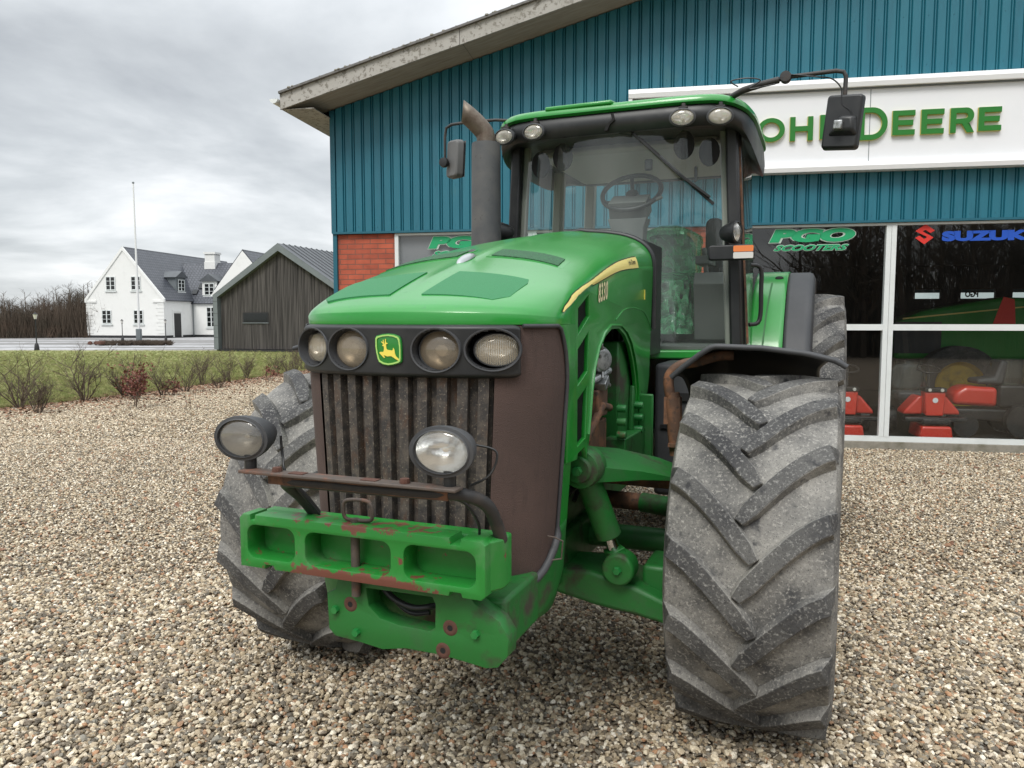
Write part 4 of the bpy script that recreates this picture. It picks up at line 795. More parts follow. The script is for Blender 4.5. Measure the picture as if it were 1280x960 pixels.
for sg in (1, -1):
    def scr(i, j):
        z0_ = zb(S1 + (S2 - S1) * i); z = z0_ + (1.530 - z0_) * j; e_ = S2 - .062 * max(0, (z - 1.47) / .212) ** 2.2
        return nose(sg * (S1 + (e_ - S1) * i), z, -.003)
    mm = MB(); mm.grid(scr, 26, 24)
    def scr2(i, j):
        z = 1.530 + .152 * j; e_ = S2 - .062 * max(0, (z - 1.47) / .212) ** 2.2; s0_ = SPX - .012
        return nose(sg * (s0_ + (e_ - s0_) * i), z, -.003)
    mm.grid(scr2, 10, 12); mm.out('side_screen', 'brown_screen', TR, smooth=60)
    mm = MB()
    rim = [nose(sg * s_, 1.681, .003) for s_ in np.linspace(S1 + .09, S2 - .075, 6)] + [nose(sg * (S2 - .062 * max(0, (z - 1.47) / .212) ** 2.2), z, .003) for z in np.linspace(1.672, zb(S2) + .03, 18)] + [nose(sg * s_, zb(s_) - .004, .006) for s_ in np.linspace(S2, 0, 22)]
    mm.tube(rim, [.007] * 24 + [.014] * 22, 8); mm.out('grille_trim', 'grey_plastic', TR, smooth=60)
    # wire clip near the lower corner
    mm = MB(); mm.tube([nose(sg * (S2 - .07), .985, 0), nose(sg * (S2 - .07), .985, .03), nose(sg * (S2 - .05), .97, .05), nose(sg * (S2 - .05), .91, .05), nose(sg * (S2 - .07), .90, .0)], .003, 6); mm.out('wire_clip', 'rusty_steel', TR)
    # green corner column beside the screen and the piece below the seam
    mm = MB(); mm.grid(lambda i, j: (lambda z: nose(sg * (S2 - .062 * max(0, (z - 1.47) / .212) ** 2.2 + (.155 + .062 * max(0, (z - 1.47) / .212) ** 2.2) * i), z, .001 - .01 * (i > .95)))(1.225 + (1.685 - 1.225) * j), 12, 20)
    mm.out('corner_column', 'green_paint', TR, smooth=60)
    def lowcol(i, j):
        z = zb(S2) + (1.212 - zb(S2)) * j; a = S2 - .0 + .145 * i
        return nose(sg * (S2 + .155 * i), z, .003)
    mm = MB(); mm.grid(lowcol, 8, 14); mm.out('lower_column', 'green_paint', TR, smooth=50)
def chin(i, j):
    s = (-1 + 2 * i) * (S2 + .15); ex_ = max(0, abs(s) - S2) / .15; zt = zb(min(abs(s), S2)) - .012 + .03 * min(1, ex_ * 8); z0 = .705 + .10 * ex_ ** 2; z = z0 + (zt - z0) * j
    return nose(s, z, .0035 - .012 * (1 - j) ** 2 * (1 - ex_))
mm = MB(); mm.grid(chin, 90, 8); mm.out('nose_cradle', 'green_cast', TR, smooth=50, solid=.03)
# light panel
SP = s_of_u(.394)
LX = [(.156, 1.607, .080, .067), (.320, 1.609, .086, .064)]
def panel_skip(i, j):
    s = (-1 + 2 * i) * SP; z = 1.520 + .166 * j
    for u, zz, rx, rz in LX:
        if ((abs(s) - s_of_u(u)) / (rx * .93)) ** 2 + ((z - zz) / (rz * .93)) ** 2 < 1: return True
    return False
def pan(i, j):
    s = (-1 + 2 * i) * SP; z = 1.520 + .166 * j; e = min(min(j, 1 - j) * .166, (1 - abs(-1 + 2 * i)) * SP)
    zz = z if abs(s) < SP - .03 else 1.520 + .166 * (.5 + (j - .5) * (1 - .12 * ((abs(s) - SP + .03) / .03) ** 2))
    return nose(s, zz, .004 + .018 * min(1, e / .010) ** .5)
mm = MB(); mm.grid(pan, 180, 32, skip=panel_skip); lp = mm.out('light_panel', 'black_plastic', TR, smooth=50)
mm = MB(); mm.grid(lambda i, j: nose((-1 + 2 * i) * SP, 1.52 + .166 * j, -.085), 40, 2); mm.out('panel_back', 'dark_void', lp, smooth=60)
def lamp_matrix(p, n, pitch=0):
    """local -Y looks along n"""
    y = -Vector((n[0], n[1], 0)).normalized(); x = Vector((y.y, -y.x, 0)); z = x.cross(y)
    return Matrix.Translation(p) @ Matrix((x, y, z)).transposed().to_4x4() @ Matrix.Rotation(pitch, 4, 'X')
for sg in (1, -1):
    for k, (u, z, rx, rz) in enumerate(LX):
        s = sg * s_of_u(u); p = Vector(nose(s, z, .022)); (_, n) = plan(s); n = Vector((n[0] * .8, n[1])).normalized()
        M = lamp_matrix(p, n)
        mm = MB(); mm.lathe([(.90, .085), (.93, .05), (.95, .012), (.97, -.004), (1.03, -.005), (1.06, .003), (1.07, .012)], 40, M, rx, rz)
        hl = mm.out('headlight', 'grey_plastic', TR, smooth=50)
        # lamp unit, set towards the outside of its bowl
        inn = k == 0; off = Vector((sg * (.006 if inn else .014), .0, -.002)); Ml = M @ Matrix.Translation((off.x, .035 if not inn else .03, off.z))
        lx, lz = (.070, .060) if inn else (.070, .049)
        mm = MB(); mm.lathe([(1.0, .0), (1.06, .0), (1.10, .006), (1.12, .05)], 36, Ml, lx, lz); mm.out('lamp_ring', 'grey_plastic', hl, smooth=50)
        mm = MB(); mm.lathe([(1.0, .002), (.93, .012), (.75, .024), (.5, .034), (.2, .040), (0, .041)], 36, Ml, lx, lz); mm.out('reflector', 'dull_reflector' if inn else 'reflector', hl, smooth=60)
        mm = MB(); mm.lathe([(.99, .001), (.8, -.008), (.5, -.014), (.2, -.0165), (0, -.017)], 36, Ml, lx, lz); mm.out('lens', 'lamp_glass_dull' if inn else 'lamp_glass_pale', hl, smooth=60)
        if inn:
            mm = MB(); mm.lathe([(0, .006), (.30, .008), (.34, .014), (.34, .03)], 24, Ml, lx, lz); mm.out('projector', 'dull_reflector', hl, smooth=50)
        else:
            mm = MB()
            for q in range(-9, 10):
                x = q * .0068; h = lz * math.sqrt(max(0, 1 - (x / lx) ** 2)) * .93
                mm.add([Ml @ Vector((x - .0016, -.014 * (1 - (x / lx) ** 2) - .003 + .0, -h)), Ml @ Vector((x + .0016, -.014 * (1 - (x / lx) ** 2) - .003, -h)), Ml @ Vector((x + .0016, -.014 * (1 - (x / lx) ** 2) - .003, h)), Ml @ Vector((x - .0016, -.014 * (1 - (x / lx) ** 2) - .003, h))], [(0, 1, 2, 3)])
            mm.out('lens_ribs', 'lamp_glass_dull', hl, smooth=0)
# badge
bc = (0.014, -1.315, 1.607)
def shield(k, dy):
    pts = []
    for a, b in (((-1, .82), (-.97, .90)),): pass
    base = [(-1, .72), (-.90, .86), (-.45, .96), (0, 1.0), (.45, .96), (.82, .84), (.92, .68), (.985, .3), (1.0, -.05), (1.0, -.55), (.97, -.74), (.82, -.84), (.4, -.95), (0, -1.0), (-.4, -.95), (-.72, -.80), (-.82, -.62), (-.94, -.2), (-1.0, .2)]
    return [(x * .047 * k, z * .050 * k) for x, z in base]
bm3 = MB(); bm3.mesh(fill([shield(1.0, 0)], .008, .001), lambda x, y, z: (bc[0] + x, bc[1] - z, bc[2] + y)); bd = bm3.out('badge', 'badge_green', lp, smooth=30)
mm = MB(); mm.mesh(fill([shield(.955, 0), shield(.86, 0)], .002), lambda x, y, z: (bc[0] + x, bc[1] - .0065 - z, bc[2] + y))
deer = [(480, 402), (497, 385), (512, 378), (540, 384), (546, 440), (562, 454), (640, 461), (652, 428), (668, 452), (676, 500), (692, 533), (756, 582), (748, 594), (682, 564), (640, 541), (615, 530), (560, 536), (502, 520), (522, 552), (506, 553), (470, 522), (436, 492), (448, 480), (500, 480), (510, 450), (508, 412)]
dt = lambda x, y: ((x - 570) / 200 * .047, -(y - 452) / 198 * .050)
polys = [deer, [(503, 384), (468, 357), (474, 350), (498, 366), (494, 330), (503, 328), (514, 380)], [(523, 380), (529, 318), (539, 320), (541, 362), (566, 374), (563, 382), (538, 384)]]
for k, pl in enumerate(polys):
    mm.mesh(fill([[dt(*p) for p in pl]], .002), lambda x, y, z: (bc[0] + x, bc[1] - .0064 - .0001 * k - z, bc[2] + y), 1)
mm.out('leaping_deer', ['badge_rim', 'decal_yellow'], lp, smooth=0)

# front weight block (bumper) -------------------------------------
loops = [rrect(-.415, .445, .925, 1.085, .014, 3), rrect(-.395, -.205, .948, 1.062, .035), rrect(-.175, .135, .948, 1.060, .035), rrect(.170, .408, .948, 1.060, .035)]
outer = [(-.415, .925), (-.33, .925), (-.325, .938), (-.29, .938), (-.285, .925), (.315, .925), (.32, .938), (.36, .938), (.365, .925), (.418, .925), (.428, .935), (.428, 1.075), (.418, 1.085), (.362, 1.085), (.358, 1.066), (.322, 1.066), (.318, 1.085), (-.355, 1.085), (-.358, 1.068), (-.38, 1.068), (-.383, 1.085), (-.405, 1.085), (-.415, 1.075)]
mm = MB(); mm.mesh(fill([outer] + loops[1:], .075, .005), lambda x, y, z: (x, -1.475 + z, y))
bp = mm.out('bumper_weight', 'green_bumper', TR, smooth=35)
mm = MB(); mm.b2(-.41, .44, -1.436, -1.36, .930, 1.080); mm.prism([(.420, -1.505), (.455, -1.44), (.455, -1.37), (.41, -1.37)], lambda a, b: (a, b, .932), lambda a, b: (a, b, 1.083)); mm.out('weight_back', 'green_bumper', bp, smooth=30, bevel=.008)
mm = MB(); mm.tube([(-.02, -1.47, .86), (-.02, -1.47, 1.10)], .014, 12)
mm.tube(smoothpath([(-.02, -1.47, 1.095), (-.055, -1.47, 1.10), (-.06, -1.47, 1.135), (-.045, -1.47, 1.155), (.02, -1.47, 1.158), (.04, -1.47, 1.14), (.04, -1.47, 1.105), (.02, -1.47, 1.097), (-.02, -1.47, 1.095)], 4), .006, 8)
mm.out('hitch_pin', 'rusty_steel', bp, smooth=50)
# bracket below
pts = [(-.130, .735), (-.135, .845), (-.105, .860), (-.085, .925), (.33, .925), (.37, .880), (.445, .840), (.472, .800), (.470, .745), (.440, .708), (.405, .700), (.34, .708), (.26, .716), (.14, .716), (.06, .700), (-.02, .710), (-.11, .716)]
hole = [(.00, .885), (.01, .825), (.05, .790), (.12, .778), (.225, .776), (.245, .79), (.247, .865), (.235, .888)]
mm = MB(); mm.mesh(fill([pts, hole, ell(-.052, .823, .012, .012, 14), ell(.292, .800, .012, .012, 14)], .06, .004), lambda x, y, z: (x, -1.42 + z, y))
br = mm.out('front_bracket', 'green_cast', TR, smooth=35)
mm = MB(); mm.b2(-.12, -.05, -1.39, -1.15, .725, .90); mm.b2(.30, .44, -1.39, -1.10, .715, .88); mm.b2(-.05, .30, -1.20, -1.15, .72, .90)
mm.out('bracket_arms', 'green_cast', br, smooth=30, bevel=.012)
for u, z in ((-.052, .823), (.292, .800), (.268, .728)):
    mm = MB(); mm.lathe([(.0, -.0010), (.010, -.0012), (.014, -.0030), (.020, -.0022), (.026, .002)], 18, Matrix.Translation((u, -1.4545, z)))
    mm.lathe([(.0, -.0016), (.009, -.0015)], 14, Matrix.Translation((u, -1.4545, z)), mi=1); mm.out('rusted_hole', ['rust', 'dark_void'], br, smooth=40)
for u, z in ((-.105, .80), (.375, .795), (-.03, .738)): mm = MB(); mm.lathe([(0, -.014), (.9, -.014), (1, -.010), (1, .004)], 6, Matrix.Translation((u, -1.454, z)), .013, .013); mm.out('bolt', 'green_worn', br, smooth=20)
mm = MB()
mm.tube(smoothpath([(-.06, -1.33, .93), (0, -1.38, .89), (.06, -1.40, .845), (.14, -1.41, .825), (.20, -1.39, .83), (.24, -1.30, .82)], 6), .010, 8)
mm.tube(smoothpath([(-.03, -1.30, .93), (.05, -1.37, .875), (.12, -1.38, .86), (.2, -1.36, .885), (.30, -1.33, .90)], 6), .008, 8)
mm.tube(smoothpath([(-.10, -1.36, .91), (-.02, -1.39, .91), (.10, -1.38, .80), (.18, -1.37, .80)], 6), .008, 8)
mm.out('hose', 'black_plastic', br, smooth=60)
# light bar and its tubes
mm = MB(); mm.box((.035, -1.60, 1.250), (.72, .050, .010)); lb = mm.out('light_bar', 'rusty_steel', TR, smooth=30, bevel=.003)
mm = MB(); mm.box((.05, -1.575, 1.228), (.60, .012, .034)); mm.out('bar_channel', 'rusty_pipe', lb, smooth=30)
mm = MB(); mm.tube(smoothpath([(-.20, -1.42, 1.085), (-.215, -1.47, 1.15), (-.22, -1.53, 1.20), (-.19, -1.56, 1.218), (-.10, -1.565, 1.222), (.10, -1.565, 1.222), (.30, -1.565, 1.225), (.385, -1.55, 1.225), (.43, -1.50, 1.19), (.44, -1.45, 1.12), (.44, -1.42, 1.07)], 5), .019, 12); mm.out('support_tube', 'black_steel', lb, smooth=60)
for u in (-.20, .23): mm = MB(); mm.lathe([(0, -.012), (.013, -.011), (.015, -.004), (.015, .004)], 10, Matrix.Translation((u, -1.60, 1.257)) @ Matrix.Rotation(R_(-90), 4, 'X')); mm.out('bar_bolt', 'rust', lb, smooth=30)
for u in (-.125, .12): mm = MB(); mm.box((u, -1.60, 1.2562), (.05, .03, .002)); mm.out('rust_patch', 'rust', lb, smooth=30)
mm = MB(); mm.tube(smoothpath([(.40, -1.52, 1.36), (.46, -1.50, 1.34), (.45, -1.52, 1.28), (.40, -1.54, 1.25)], 6), .0035, 6); mm.tube(smoothpath([(-.24, -1.53, 1.35), (-.235, -1.53, 1.29), (-.21, -1.54, 1.23), (-.17, -1.44, 1.09)], 6), .004, 6)
mm.tube(smoothpath([(.30, -1.56, 1.22), (.36, -1.50, 1.19), (.39, -1.47, 1.13), (.385, -1.45, 1.08)], 6), .004, 6); mm.out('cable', 'black_plastic', lb, smooth=60)

def work_lamp(name, p, n, rx, rz, d, body, refl, lens, foot=None, pitch=0.0, flare=1.0):
    M = lamp_matrix(Vector(p), n, pitch)
    mm = MB(); mm.lathe([(0, d), (.35, d * .98), (.66, d * .86), (.90, d * .58), (1.10, d * .22), (1.14 * flare, .0), (1.13 * flare, -.010), (1.02, -.012), (.98, .004)], 36, M, rx, rz)
    b = mm.out(name, body, TR, smooth=50)
    mm = MB(); mm.lathe([(.99, .002), (.9, d * .16), (.7, d * .34), (.4, d * .48), (.14, d * .52), (.12, d * .2), (0, d * .19)], 36, M, rx, rz); mm.out('reflector', refl, b, smooth=50)
    mm = MB(); mm.lathe([(.995, -.004), (.85, -.012), (.55, -.018), (.2, -.021), (0, -.021)], 36, M, rx, rz); mm.out('lens', lens, b, smooth=60)
    mm = MB(); mm.lathe([(.965, -.010), (.985, -.016), (1.03, -.014), (1.035, -.006)], 36, M, rx, rz); mm.out('lamp_rim', body, b, smooth=50)
    return b, M
b, M = work_lamp('bar_light', (.345, -1.60, 1.350), (.08, -1), .080, .060, .125, 'grey_plastic', 'reflector', 'lamp_glass', pitch=R_(2), flare=1.03)
mm = MB(); mm.tube([(.36, -1.585, 1.255), (.36, -1.585, 1.295)], .018, 10); mm.out('lamp_foot', 'black_plastic', b, smooth=50)
b, M = work_lamp('bar_light', (-.325, -1.60, 1.348), (.13, -1), .078, .058, .125, 'grey_plastic', 'dull_reflector', 'lamp_glass', pitch=R_(2), flare=1.03)
mm = MB(); mm.tube([(-.31, -1.585, 1.245), (-.31, -1.585, 1.295)], .018, 10); mm.out('lamp_foot', 'black_plastic', b, smooth=50)

# wheels -------------------------------------------------------------
def wheel(name, c, R, w, head, nlug, lugw, lugh, rimr):
    e = empty(name, parent=TR, loc=c, rz=-head)
    hw_ = w / 2; r0 = R - lugh
    prof = [(rimr, -hw_ * .62), (rimr + .03, -hw_ * .80), (rimr + .10 * R, -hw_ * .96), (R * .80, -hw_ * 1.02), (R * .885, -hw_ * 1.0), (R * .925, -hw_ * .955), (r0 * .975, -hw_ * .86), (r0 * .992, -hw_ * .66), (r0, -hw_ * .35), (r0 * 1.003, 0)]
    prof = prof + [(r, -y) for r, y in reversed(prof[:-1])]
    n = 96; mm = MB()
    M = Matrix.Rotation(R_(90), 4, 'Z')   # axis Y -> X
    mm.lathe(prof, n, M)
    pr = sorted([(abs(y) , r) for r, y in prof[3:10]])
    ys = [p[0] for p in pr]; rs = [p[1] for p in pr]
    def rad(x): return float(np.interp(abs(x), ys, rs))
    for sg in (1, -1):
        for k in range(nlug):
            a0 = 2 * math.pi * (k + (.5 if sg > 0 else 0)) / nlug
            K = 11; rings = []
            for i in range(K):
                t = i / (K - 1)
                if t < .82: x = -.028 + (hw_ * .93 + .028) * (t / .82); extra = 0
                else: x = hw_ * (.93 + .085 * (t - .82) / .18)
                drop = 0 if t < .82 else (t - .82) / .18
                ang = a0 - (.47 * (1 - (1 - min(t, .82) / .82) ** 1.35) * .82 + .05 * drop) * (.735 / R) ** .2 * w / .57
                rb = rad(min(x, hw_ * 1.0)) - .012 - drop * R * .115; top = (R - .010 * max(0, (t - .5)) * 2 if drop == 0 else R - .012 - drop * R * .13)
                if drop > 0: rb = R * .90 - drop * R * .07; 
                # path direction
                dang = .47 * 1.35 * (max(.02, 1 - min(t, .82) / .82)) ** .35 / .82 * .82 * R * w / .57; dxx = (hw_ * .96) / .82
                L = math.hypot(dang, dxx); tx, ta = dxx / L, dang / L
                if drop > 0: tx, ta = 1, .15
                wl = lugw * (1.0 + .22 * t) / 2; 
                if i == 0: wl *= .62
                pr_ = []
                for sd, lv in ((-1, 0), (-1, 1), (1, 1), (1, 0)):
                    ww = wl * (1.30 if lv == 0 else .92) * sd
                    xx = x + ta * ww; aa = ang + tx * ww / R; rr = rb if lv == 0 else top
                    if drop > 0: xx = x + (.0 if lv else -.02)
                    q = (xx * sg, math.cos(aa) * rr, math.sin(aa) * rr); pr_.append(q)
                rings.append(pr_)
            V = [q for r in rings for q in r]; F = []; F0 = []
            for i in range(K - 1):
                for j in range(3): (F if j == 1 else F0).append((i * 4 + j, i * 4 + j + 1, (i + 1) * 4 + j + 1, (i + 1) * 4 + j))
            F0.append((0, 1, 2, 3)); F.append(((K - 1) * 4 + 3, (K - 1) * 4 + 2, (K - 1) * 4 + 1, (K - 1) * 4))
            mm.add(V, F, 1); o_ = len(mm.v) - len(V); mm.f += [tuple(i_ + o_ for i_ in f_) for f_ in F0]; mm.m += [0] * len(F0)
    ty = mm.out('tyre', ['rubber_body', 'rubber_lug'], e, smooth=34, bevel=.0032, seg=2)
    mm = MB(); mm.lathe([(.001, .05), (.10, .05), (.12, .0), (rimr * .7, -.04), (rimr * .93, -hw_ * .45), (rimr * .96, -hw_ * .74), (rimr + .025, -hw_ * .80), (rimr + .02, -hw_ * .70), (rimr * .98, 0), (rimr + .02, hw_ * .70), (rimr + .025, hw_ * .80), (rimr * .96, hw_ * .74), (rimr * .93, hw_ * .2), (rimr * .6, .02), (.12, .08), (.001, .08)], 48, M)
    for sx_ in (1, -1):
        mm.tube([(sx_ * .02, 0, 0), (sx_ * .14, 0, 0), (sx_ * .155, 0, 0)], [.115, .11, .08], 24)
        for k in range(10): a = 6.2832 * k / 10; mm.tube([(sx_ * .03, .165 * math.cos(a), .165 * math.sin(a)), (sx_ * .085, .165 * math.cos(a), .165 * math.sin(a))], .014, 6)
    mm.out('rim', 'wheel_yellow', e, smooth=40)
    return e
HD = R_(.5)
wr = wheel('front_wheel', (1.060, 0, .735), .735, .590, HD, 17, .062, .036, .37)
wl = wheel('front_wheel', (-1.0, 0, .735), .735, .590, HD, 17, .062, .036, .37)
wheel('rear_wheel', (1.10, 3.05, .95), .95, .66, 0, 19, .072, .042, .50)
wheel('rear_wheel', (-1.10, 3.05, .95), .95, .66, 0, 19, .072, .042, .50)

# front axle, steering, chassis --------------------------------------
mm = MB(); mm.b2(-.26, .26, -1.15, 2.6, .74, .98); mm.b2(-.30, .30, -1.12, -.85, .72, 1.14); ch = mm.out('chassis_frame', 'green_cast', TR, smooth=30, bevel=.02)
mm = MB(); mm.b2(-.30, .30, -.80, .75, .95, 1.86); mm.b2(-.24, .24, -.92, .2, 1.0, 1.66)
for k in range(9): mm.b2(.30, .325, -.55 + k * .13, -.49 + k * .13, 1.0, 1.8)
mm.b2(-.22, .22, .7, 3.2, .75, 1.45); mm.out('engine', 'dark_void' if False else 'black_steel', TR, smooth=30, bevel=.01)
# detail pieces seen through the arch
mm = MB()
mm.lathe([(0, -.06), (.045, -.055), (.06, -.03), (.06, .04), (.05, .06), (0, .062)], 20, Matrix.Translation((.37, -.20, 1.53)) @ Matrix.Rotation(R_(60), 4, 'Z'))
mm.tube([(.40, -.26, 1.56), (.39, -.18, 1.46), (.41, -.12, 1.41)], .012, 8); mm.tube([(.38, -.30, 1.44), (.41, -.12, 1.48)], .016, 8); mm.box((.40, -.20, 1.43), (.05, .07, .035), Matrix.Rotation(.5, 3, 'X')); mm.tube([(.41, -.25, 1.60), (.40, -.20, 1.52), (.41, -.23, 1.45)], .008, 6)
mm.out('alternator', 'aluminium', TR, smooth=40, bevel=.003)
mm = MB(); mm.b2(.31, .40, .08, .42, 1.05, 1.60); mm.b2(.36, .46, .0, .50, .98, 1.16); mm.prism([(.28, 1.16), (.30, 1.38), (.50, 1.34), (.50, .98), (.30, .95)], lambda a, b: (.40, a, b), lambda a, b: (.425, a, b)); mm.b2(.425, .50, .40, .415, 1.0, 1.33)
mm.out('engine_bracket', 'green_cast', TR, smooth=30, bevel=.012)
mm = MB()
for z, yy in ((1.28, .33), (1.22, .33), (1.16, .33), (1.30, -.02), (1.24, -.02), (1.18, -.02)): mm = MB(); mm.lathe([(0, -.03), (.016, -.03), (.018, -.02), (.018, .01)], 10, Matrix.Translation((.435, yy, z)) @ Matrix.Rotation(R_(90), 4, 'Z')); mm.out('bolt', 'green_worn', TR, smooth=40)
mm = MB(); mm.b2(.34, .40, -.26, -.10, 1.28, 1.40); mm.b2(.33, .38, -.34, -.04, 1.10, 1.26); mm.tube([(.38, -.38, 1.2), (.40, -.2, 1.33), (.38, -.0, 1.3)], .02, 8); mm.out('fuel_filter', 'rusty_pipe', TR, smooth=40, bevel=.008)
mm = MB()
mm.tube(smoothpath([(.36, -.70, 1.16), (.42, -.62, 1.22), (.43, -.56, 1.20), (.42, -.54, 1.12)], 5), .008, 8)
for k in range(5): mm.tube(smoothpath([(.30 + .02 * k, -.60 + .1 * k, .95), (.36, -.45 + .1 * k, 1.02 + .03 * k), (.38 - .02 * k, -.2 + .09 * k, .98), (.33, .1 + .1 * k, 1.06)], 6), .011, 8)
mm.out('hydraulic_hose', 'black_plastic', TR, smooth=60)
# suspension arms with pivots
for sg in (1, -1):
    # upper control arm: broad at the frame, tapering to the hub
    top = [(.38, -.58), (.44, -.62), (.50, -.55), (.62, -.38), (.78, -.24), (.80, -.04), (.62, -.04), (.46, -.16), (.38, -.3)]
    mm = MB(); mm.prism(top, lambda a, b: (sg * a, b, 1.168 - .32 * (a - .38)), lambda a, b: (sg * a, b, 1.085 - .12 * (a - .38)))
    ua = mm.out('suspension_arm', 'green_cast', TR, smooth=30, bevel=.02, seg=3)
    Mx = Matrix.Translation((sg * .432, -.58, 1.130)) 
    mm = MB(); mm.lathe([(0, -.075), (.045, -.075), (.05, -.07), (.052, -.055), (.072, -.05), (.078, -.035), (.078, .06), (.07, .08), (0, .08)], 28, Mx); mm.out('arm_pivot', 'green_cast', ua, smooth=40)
    mm = MB(); mm.lathe([(.0, -.095), (.018, -.095), (.02, -.07)], 6, Mx); mm.out('pivot_bolt', 'green_worn', ua, smooth=20)
    # leaning suspension cylinder
    a = Vector((sg * .425, -.50, 1.08)); b = Vector((sg * .520, -.42, .765)); d = (b - a).normalized()
    mm = MB(); mm.tube([a, a + d * .265, a + d * .27], [.052, .052, .046], 24); cyl = mm.out('suspension_cylinder', 'green_cast', TR, smooth=40)
    mm = MB(); mm.tube([a + d * .26, b], .025, 20); mm.out('cylinder_rod', 'chrome', cyl, smooth=60)
    mm = MB(); Mc = Matrix.Translation((sg * .548, -.44, .705)); mm.lathe([(0, -.045), (.058, -.045), (.066, -.036), (.066, .05), (0, .05)], 30, Mc); mm.bar(b + d * -.01, b + d * .06, .07); je = mm.out('cylinder_eye', 'green_cast', cyl, smooth=40, bevel=.004)
    mm = MB(); mm.lathe([(0, -.062), (.014, -.062), (.018, -.056), (.018, -.04)], 6, Mc); mm.out('pivot_bolt', 'green_worn', cyl, smooth=20)
    # lower arm
    mm = MB(); mm.prism([(.24, .57), (.24, .665), (.42, .675), (.60, .635), (.78, .57), (.80, .48), (.62, .51), (.45, .53)], lambda x, z: (sg * x, -.44, z), lambda x, z: (sg * x, -.16, z)); mm.b2(sg * .24, sg * .30, -.5, .4, .60, .80)
    mm.b2(sg * .62, sg * .72, -.36, -.12, .55, .70); mm.out('lower_arm', 'green_cast', TR, smooth=30, bevel=.018, seg=3)
    mm = MB(); mm.tube([(sg * .26, .20, .83), (sg * .50, .18, .83)], .042, 16); mm.tube([(sg * .30, -.1, 1.0), (sg * .80, .0, .97)], .028, 14); dr = mm.out('tie_rod', 'rusty_pipe', TR, smooth=60)
    mm = MB(); mm.tube([(sg * .50, .18, .83), (sg * .80, .12, .82)], .047, 18); mm.out('steering_cylinder', 'green_cast', TR, smooth=60)
    mm = MB(); mm.lathe([(0, -.12), (.14, -.11), (.19, -.05), (.20, .05), (.12, .10), (0, .10)], 28, Matrix.Translation((sg * .80, 0, .735)) @ Matrix.Rotation(R_(90), 4, 'Z')); mm.b2(sg * .68, sg * .84, -.09, .09, .48, 1.02); mm.out('wheel_hub', 'green_cast', TR, smooth=40, bevel=.015)
mm = MB(); mm.tube([(-.7, .02, .70), (.7, .02, .70)], .055, 16); mm.b2(-.25, .25, -.30, .25, .55, .80); mm.out('axle_housing', 'green_cast', TR, smooth=40, bevel=.02)

# front fenders
fz = lambda x: float(np.interp(x, [.67, .72, .80, .845, .865, 1.05, 1.22, 1.33, 1.37, 1.39], [1.450, 1.497, 1.562, 1.592, 1.597, 1.592, 1.572, 1.545, 1.520, 1.49]))
for sg in (1, -1):
    def ff(i, j):
        x = .68 + ((.69 if sg > 0 else .60) - .10 * min(1, 2.5 * j)) * i; zt = fz(x); Rr = zt - .735; a = R_(97 - 80 * j)
        return (sg * x, -.02 + Rr * math.cos(a) * 1.0 + .0, .735 + Rr * math.sin(a))
    mm = MB(); mm.grid(ff, 40, 24); fe = mm.out('front_fender', 'black_plastic', TR, smooth=60, solid=.010)
    mm = MB(); mm.tube([(ff(i / 30, 0)) for i in range(31)], .012, 8); mm.out('fender_lip', 'grey_plastic', fe, smooth=60)
    mm = MB(); mm.tube(smoothpath([(sg * .92, .05, 1.545), (sg * .86, .04, 1.545), (sg * .78, .02, 1.520), (sg * .70, .0, 1.50), (sg * .655, -.01, 1.455), (sg * .655, -.01, 1.39), (sg * .67, .0, 1.33)], 6), .023, 14)
    mm.tube([(sg * .668, 0, 1.38), (sg * .672, 0, 1.33), (sg * .69, 0, 1.10)], [.03, .038, .030], 12); mm.box((sg * .67, 0, 1.30), (.07, .05, .12)); mm.box((sg * .685, -.01, 1.15), (.05, .08, .016)); mm.box((sg * .685, -.01, 1.19), (.04, .03, .05)); mm.out('fender_bracket', 'rusty_pipe', fe, smooth=45)
# tanks and steps beside the cab
for sg in (1, -1):
    mm = MB(); mm.prism([(.40, .70), (.40, 1.455), (.80, 1.455), (.84, 1.42), (.84, .78), (.78, .70)], lambda a, b: (sg * a, .92, b), lambda a, b: (sg * a, 2.15, b)); tk = mm.out('fuel_tank', 'grey_plastic', TR, smooth=30, bevel=.025, seg=3)
    mm = MB(); mm.box((sg * .58, .915, 1.27), (.16, .02, .045)); mm.box((sg * .62, .912, 1.1), (.36, .02, .02)); mm.out('tank_recess', 'dark_void', tk, smooth=0)
# rear axle
mm = MB(); mm.tube([(-1.0, 3.05, .95), (1.0, 3.05, .95)], .14, 24); mm.b2(-.3, .3, 2.2, 3.5, .6, 1.4); mm.out('rear_axle', 'green_cast', TR, smooth=40, bevel=.02)

# cab ----------------------------------------------------------------
cab = empty('cab', parent=TR)
def cpart(mm, name, mt, **k): return mm.out(name, mt, cab, **k)
